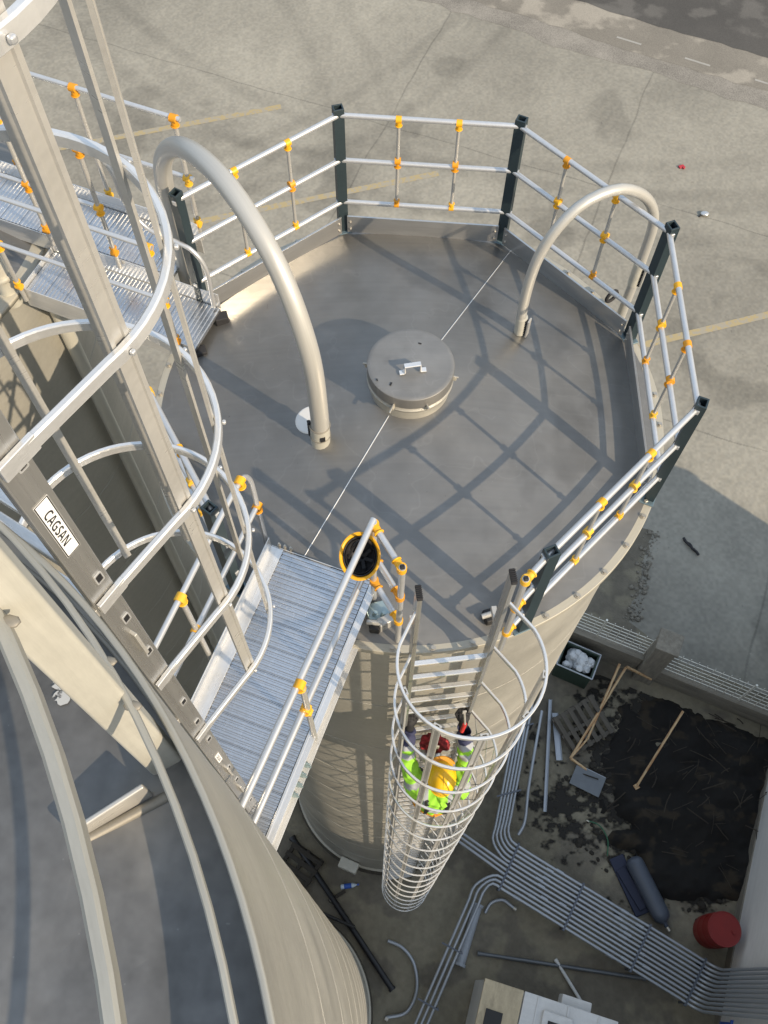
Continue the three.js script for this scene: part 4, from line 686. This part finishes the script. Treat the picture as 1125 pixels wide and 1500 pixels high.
{ // conduit rack: eleven pipes from the building, parting to two sides
  const t = thing('conduit_rack', 'bundle of galvanised conduits on low brackets branching across the yard', 'conduits', gp(3, 2));
  const y = .42, n = 11, col_ = (i, lo, hi) => { const f = i / (n - 1); return [lo[0] + (hi[0] - lo[0]) * f, lo[1] + (hi[1] - lo[1]) * f]; };
  const E0 = [5.86, 3.27], E1 = [5.42, 3.93], L0 = [2.42, 1.26], L1 = [2.05, 2.0];
  const wallD = [.8, .6];
  for (let i = 0; i < n; i++) {
    const e = col_(i, E0, E1), l = col_(i, L0, L1), dy = y + R(-.013, .013), pts = [];
    const ext = .0; pts.push(gp(e[0] + .12, e[1] + .08, 4.2), gp(e[0] + .12, e[1] + .08, 1.0), gp(e[0] + .11, e[1] + .07, dy + .18), gp(e[0] + .02, e[1] + .015, dy + .02), gp(e[0] - .2, e[1] - .12, dy), gp((e[0] + l[0]) / 2, (e[1] + l[1]) / 2, dy), gp(l[0] + .15, l[1] + .09, dy));
    if (i < 5) { const b0 = [2.62 - i * .075, 0], k = i * .075; const B = s => gp(2.30 - k + s * .245, .95 + .12 + k * .6 - s, dy); pts.push(gp(l[0] - .06 - k * .1, l[1] - .06, dy), B(.05), B(.3), B(1), B(2.1), B(3.0)); }
    else if (i < 8) { pts.push(gp(l[0] - .3, l[1] - .21, dy), gp(l[0] - .9, l[1] - .62, dy - .03)); }
    else { const k = (10 - i) * .085; const Cc = s => gp(1.78 - k - s * .44 + .06, 2.05 - k * .5 + s * .9, dy); pts.push(gp(l[0] - .08, l[1] - .03, dy), Cc(.05), Cc(.35), Cc(1.1), Cc(2.0), Cc(2.9)); }
    part('conduit', new THREE.TubeGeometry(new THREE.CatmullRomCurve3(pts.map(p => V(...p)), false, 'centripetal'), 120, .026, 8), galv, t);
  }
  for (let i = 0; i < n; i++) for (const f0 of [.18, .62]) { const f = f0 + R(-.12, .12), e = col_(i, E0, E1), l = col_(i, L0, L1), p = q => gp(l[0] + (e[0] - l[0]) * q, l[1] + (e[1] - l[1]) * q, y); if (rnd() < .75) bar('coupling', p(f), p(f + .035), .032, galv, t); }
  const bk = std({ color: col(.10, .11, .13), metalness: .5, roughness: .5 });
  for (const f of [.02, .36, .7, .97]) { const a = [L0[0] + (E0[0] - L0[0]) * f, L0[1] + (E0[1] - L0[1]) * f], b = [L1[0] + (E1[0] - L1[0]) * f, L1[1] + (E1[1] - L1[1]) * f]; boxBetween('bracket', gp(a[0] + .02, a[1] - .05, y + .034), gp(b[0] - .03, b[1] + .05, y + .034), .035, .012, bk, t, .002); boxBetween('bracket', gp(a[0] + .02, a[1] - .05, y - .036), gp(b[0] - .03, b[1] + .05, y - .036), .05, .02, bk, t, .002); bar('bracket_leg', gp(a[0], a[1], y - .03), gp(a[0], a[1], -.02), .02, bk, t); bar('bracket_leg', gp(b[0], b[1], y - .03), gp(b[0], b[1], -.02), .02, bk, t); }
  for (const s of [.8, 2.1]) { boxBetween('bracket', gp(2.40 + s * .245, 1.07 - s, y + .034), gp(1.92 + s * .245, 1.2 - s, y + .034), .03, .012, bk, t, .002); bar('bracket_leg', gp(2.38 + s * .245, 1.07 - s, y + .02), gp(2.38 + s * .245, 1.07 - s, -.02), .02, bk, t); }
  for (const s of [1.2, 2.2]) { boxBetween('bracket', gp(1.92 - s * .44, 2.08 + s * .9, y + .034), gp(1.55 - s * .44, 1.9 + s * .9, y + .034), .03, .012, bk, t, .002); bar('bracket_leg', gp(1.9 - s * .44, 2.05 + s * .9, y + .02), gp(1.9 - s * .44, 2.05 + s * .9, -.02), .02, bk, t); }
  part('bare_edge', [new THREE.TubeGeometry(new THREE.CatmullRomCurve3([V(...gp(2.5, 1.1, y)), V(...gp(2.62, .9, y)), V(...gp(2.75, .2, y)), V(...gp(3.1, -1.3, y))]), 50, .03, 8)], galv, t);
}
{ // steel drum, tank, pipes, pole, bottle, cabin, building
  const redM = std({ color: col(.22, .012, .01), roughness: .45, map: metalMap });
  const c = gp(6.02, 2.7), t = thing('oil_drum', 'red steel drum standing in front of the white wall', 'drum', c);
  part('drum_body', lathe([[.01, .0], [.285, 0], [.29, .01], [.29, .28], [.298, .295], [.29, .31], [.29, .57], [.298, .585], [.29, .6], [.29, .87], [.297, .88]], 48, c[0], c[2]).translate(0, G, 0), redM, t);
  part('drum_lid', lathe([[.297, .88], [.297, .9], [.285, .9], [.28, .885], [0, .885]], 48, c[0], c[2]).translate(0, G, 0), redM, t); bar('bung', [c[0] + .16, G + .88, c[2] + .05], [c[0] + .16, G + .905, c[2] + .05], .035, redM, t);
  const bt = thing('gas_cylinder', 'blue-grey gas cylinder lying on the ground above the conduits', 'cylinder', gp(5.0, 2.05));
  const ax = V(.4, 0, .93).normalize(); const gq = new THREE.Quaternion().setFromUnitVectors(UP, ax);
  part('tank', lathe([[0, -.62], [.1, -.6], [.16, -.54], [.17, -.45], [.17, .45], [.15, .55], [.06, .62], [.04, .63], [.04, .7], [0, .7]], 28).applyQuaternion(gq).translate(...gp(4.93, 2.0, .17)), std({ color: col(.07, .085, .115), roughness: .45, map: metalMap }), bt);
  bar('valve', gp(4.93 + ax.x * .68, 2 + ax.z * .68, .17), gp(4.93 + ax.x * .78, 2 + ax.z * .78, .19), .03, M.bolt, bt);
  const bx = thing('blue_sheet', 'dark blue folded tarpaulin beside the gas cylinder', 'tarpaulin', gp(4.62, 1.95)); boxAt('fold', .3, .05, 1.1, gp(4.62, 1.92, .03), .38, std({ color: col(.015, .02, .045), roughness: .7 }), bx, .02); boxAt('fold', .2, .04, .8, gp(4.66, 1.98, .072), .5, std({ color: col(.014, .018, .04), roughness: .7 }), bx, .015);
  const pp = (label, a, b, r, mat) => { const q = thing('loose_pipe', label, 'pipe', [(a[0] + b[0]) / 2, G, (a[2] + b[2]) / 2]); bar('tube', a, b, r, mat, q); const d = V(...sub3(b, a)).normalize().multiplyScalar(.05).toArray(); bar('coupling', b, b.map((x, i) => x + d[i]), r * 1.25, mat, q); bar('coupling', a, a.map((x, i) => x - d[i]), r * 1.25, mat, q); };
  pp('dark steel pipe lying across the ground above the white cabin roof', gp(1.75, 3.14, .04), gp(4.7, 3.5, .05), .035, std({ color: col(.14, .15, .16), metalness: .5, roughness: .45, map: metalMap }));
  pp('long black pipe lying diagonally between the two silos', gp(-1.8, 1.2, .06), gp(.12, 3.72, .07), .055, std({ color: col(.014, .014, .016), roughness: .45 }));
  pp('thin dark bar lying across the long black pipe', gp(-2.0, 2.2, .14), gp(-.62, 2.72, .16), .03, std({ color: col(.03, .03, .03), roughness: .6 }));
  pp('pale grey pipe lying along the lower conduit branch', gp(1.72, 2.35, .09), gp(1.38, 3.3, .09), .085, std({ color: col(.34, .37, .41), roughness: .45, map: metalMap }));
  pp('thin white pipe lying by the cabin roof edge', gp(3.15, 3.25, .05), gp(3.55, 3.9, .05), .03, std({ color: col(.55, .55, .53), roughness: .5 }));
  const hs = (label, pts, r, mat) => { const q = thing('hose', label, 'hose', gp(pts[0][0], pts[0][1])); part('hose_length', tubePath(pts.map(p => gp(p[0], p[1], .05)), r, 50, 8), mat, q); bar('hose_end', gp(pts[0][0], pts[0][1], .05), gp(pts[0][0] + .05, pts[0][1] + .03, .05), r * 1.3, M.bolt, q); };
  hs('grey bent conduit lying on the ground near the near silo foot', [[.02, 4.2], [.4, 4.1], [.58, 3.75], [.52, 3.3], [.3, 3.05], [.05, 2.95]], .03, galv); hs('short curved grey pipe right of the lower conduit branch', [[2.4, 2.35], [2.2, 2.22], [1.98, 2.28], [1.86, 2.45]], .03, galv); hs('green hose end on the ground below the scrap heap', [[3.9, .75], [4.15, .85], [4.28, 1.1], [4.25, 1.4]], .012, std({ color: col(.03, .12, .06), roughness: .6 }));
  const bo = thing('water_bottle', 'blue labelled plastic bottle lying at the foot of the silo', 'bottle', gp(-.7, 1.97)); const bq = new THREE.Quaternion().setFromUnitVectors(UP, V(1, .05, -.15).normalize());
  part('bottle_body', lathe([[0, -.16], [.04, -.155], [.045, -.14], [.045, .08], [.03, .12], [.014, .14], [.014, .165], [0, .165]], 20).applyQuaternion(bq).translate(...gp(-.7, 2.02, .05)), std({ color: col(.5, .58, .66), roughness: .2 }), bo); part('bottle_label', lathe([[.0465, -.09], [.0465, .05]], 20).applyQuaternion(bq).translate(...gp(-.7, 2.02, .05)), std({ color: col(.03, .1, .42), roughness: .4 }), bo); bar('cap', gp(-.545, 1.997, .057), gp(-.51, 1.99, .06), .018, std({ color: col(.03, .1, .42), roughness: .4 }), bo);
  const wd = thing('wooden_offcut', 'short timber offcut beside the blue bottle', 'timber', gp(-.85, 2.2)); boxAt('plank', .36, .04, .06, gp(-.92, 2.2, .02), .55, wood, wd, .005); boxAt('end_tape', .05, .043, .063, gp(-1.03, 2.27, .02), .55, M.beige, wd, .005);
  const mo = thing('floodlight', 'small lamp housing fixed low on the silo wall', 'lamp', pol(1.8, 112, -12.6)); boxAt('housing', .36, .22, .2, pol(1.86, 112, -12.62), -rad(112) + Math.PI / 2, M.beige, mo, .02); boxAt('arm', .06, .06, .14, pol(1.78, 112, -12.62), -rad(112) + Math.PI / 2, M.steel, mo, .01);
  const cw = (x, y, z) => [x, y, z];
  // white cabin
  const yaw = -.275, cc = [2.45, 4.78], top = 1.75; const at = (a, b, y) => { const cs = Math.cos(yaw), s = Math.sin(yaw); return gp(cc[0] + a * cs + b * s, cc[1] - a * s + b * cs, y); };
  const cab = thing('site_cabin', 'white site cabin with a stained cream end at the bottom edge', 'cabin', gp(cc[0], cc[1])); const whiteP = std({ color: col(.62, .63, .63), roughness: .55, map: metalMap }), creamP = std({ color: col(.50, .43, .30), roughness: .7, map: roofMap });
  boxAt('body', 2.2, top - .06, 1.9, at(0, 0, (top - .06) / 2), yaw, whiteP, cab, .02);
  boxAt('roof_panel', 1.55, .06, 1.94, at(.34, 0, top), yaw, whiteP, cab, .012); boxAt('roof_panel', .66, .05, 1.94, at(-.78, 0, top - .004), yaw, creamP, cab, .012);
  for (let k = 0; k < 3; k++) boxAt('roof_rib', .03, .02, 1.9, at(-.2 + k * .5, 0, top + .038), yaw, whiteP, cab, .004); boxAt('roof_vent', .5, .1, .34, at(.15, -.62, top + .06), yaw, whiteP, cab, .02); boxAt('vent_slot', .3, .01, .08, at(.15, -.62, top + .114), yaw, M.black, cab, .003); boxAt('side_box', .5, .34, .2, at(.45, -1.02, top - .35), yaw, whiteP, cab, .02); boxAt('window', .28, .02, .5, at(-.85, -.3, top + .026), yaw, M.black, cab, .004);
  const bb = thing('blue_bin', 'blue plastic bin at the lower right corner by the conduits', 'bin', gp(6.1, 4.45)); const bm = std({ color: col(.03, .09, .40), roughness: .45 }); boxAt('bin_body', .6, .9, .6, gp(6.15, 4.5, .45), -.2, bm, bb, .03); boxAt('bin_lid', .66, .06, .66, gp(6.15, 4.5, .93), -.2, bm, bb, .02);
  // white building with its corner in view
  const bd = V(-.35, 0, .937), bn = V(.937, 0, .35); const wp = (s, o, y) => gp(6.30 + bd.x * s + bn.x * o, 3.1 + bd.z * s + bn.z * o, y);
  const bl = thing('white_building', 'white rendered building wall at the right edge behind the drum', 'building', wp(0, 1.5, 0)); const plaster = std({ color: col(.66, .66, .65), roughness: .85, map: metalMap });
  boxBetween('wall', wp(-7.4, .12, 2.2), wp(2.6, .12, 2.2), .2, 4.4, plaster, bl, .01); boxBetween('wall', wp(-7.4, .22, 2.2), wp(-7.4, 4.0, 2.2), .2, 4.4, plaster, bl, .01); boxBetween('wall', wp(2.6, .22, 2.2), wp(2.6, 4.0, 2.2), .2, 4.4, plaster, bl, .01); boxBetween('plinth_band', wp(-7.4, .01, .15), wp(2.6, .01, .15), .03, .3, concMat, bl, .005);
  const rf = boxBetween('roof_slab', wp(-7.5, 2.0, 4.5), wp(2.7, 2.0, 4.5), 4.3, .2, concMat, bl, .02);
}
{ // the long hall and its annex behind the camera on the sun side; their shadow lies over the scrap yard
  const e = V(.971, 0, .239), n = V(-.239, 0, .971);
  const P = (s, o, y) => gp(13.7 + e.x * s + n.x * o, 8.3 + e.z * s + n.z * o, y);
  const cladM = std({ color: col(.5, .5, .47), roughness: .7, map: metalMap });
  const hall = thing('industrial_hall', 'tall clad industrial hall standing behind the camera out of view', 'building', P(13, 5, 0));
  boxBetween('wall', P(0, .1, 7), P(27, .1, 7), .2, 14, cladM, hall, .01); boxBetween('wall', P(.1, .2, 7), P(.1, 10, 7), .2, 14, cladM, hall, .01); boxBetween('wall', P(26.9, .2, 7), P(26.9, 10, 7), .2, 14, cladM, hall, .01); boxBetween('wall', P(0, 10, 7), P(27, 10, 7), .2, 14, cladM, hall, .01); boxBetween('roof_slab', P(-.1, 5, 13.9), P(27.1, 5, 13.9), 10.2, .2, cladM, hall, .01);
  const ann = thing('annex', 'low flat-roofed annex beside the tall hall behind the camera', 'building', P(-6, 1.5, 0));
  boxBetween('wall', P(-11.6, .1, 2), P(-.05, .1, 2), .2, 4, cladM, ann, .01); boxBetween('wall', P(-11.5, .2, 2), P(-11.5, 4, 2), .2, 4, cladM, ann, .01); boxBetween('roof_slab', P(-11.7, 2.1, 4.1), P(-.05, 2.1, 4.1), 4.2, .2, cladM, ann, .01);
}

renderer.render(scene, camera);
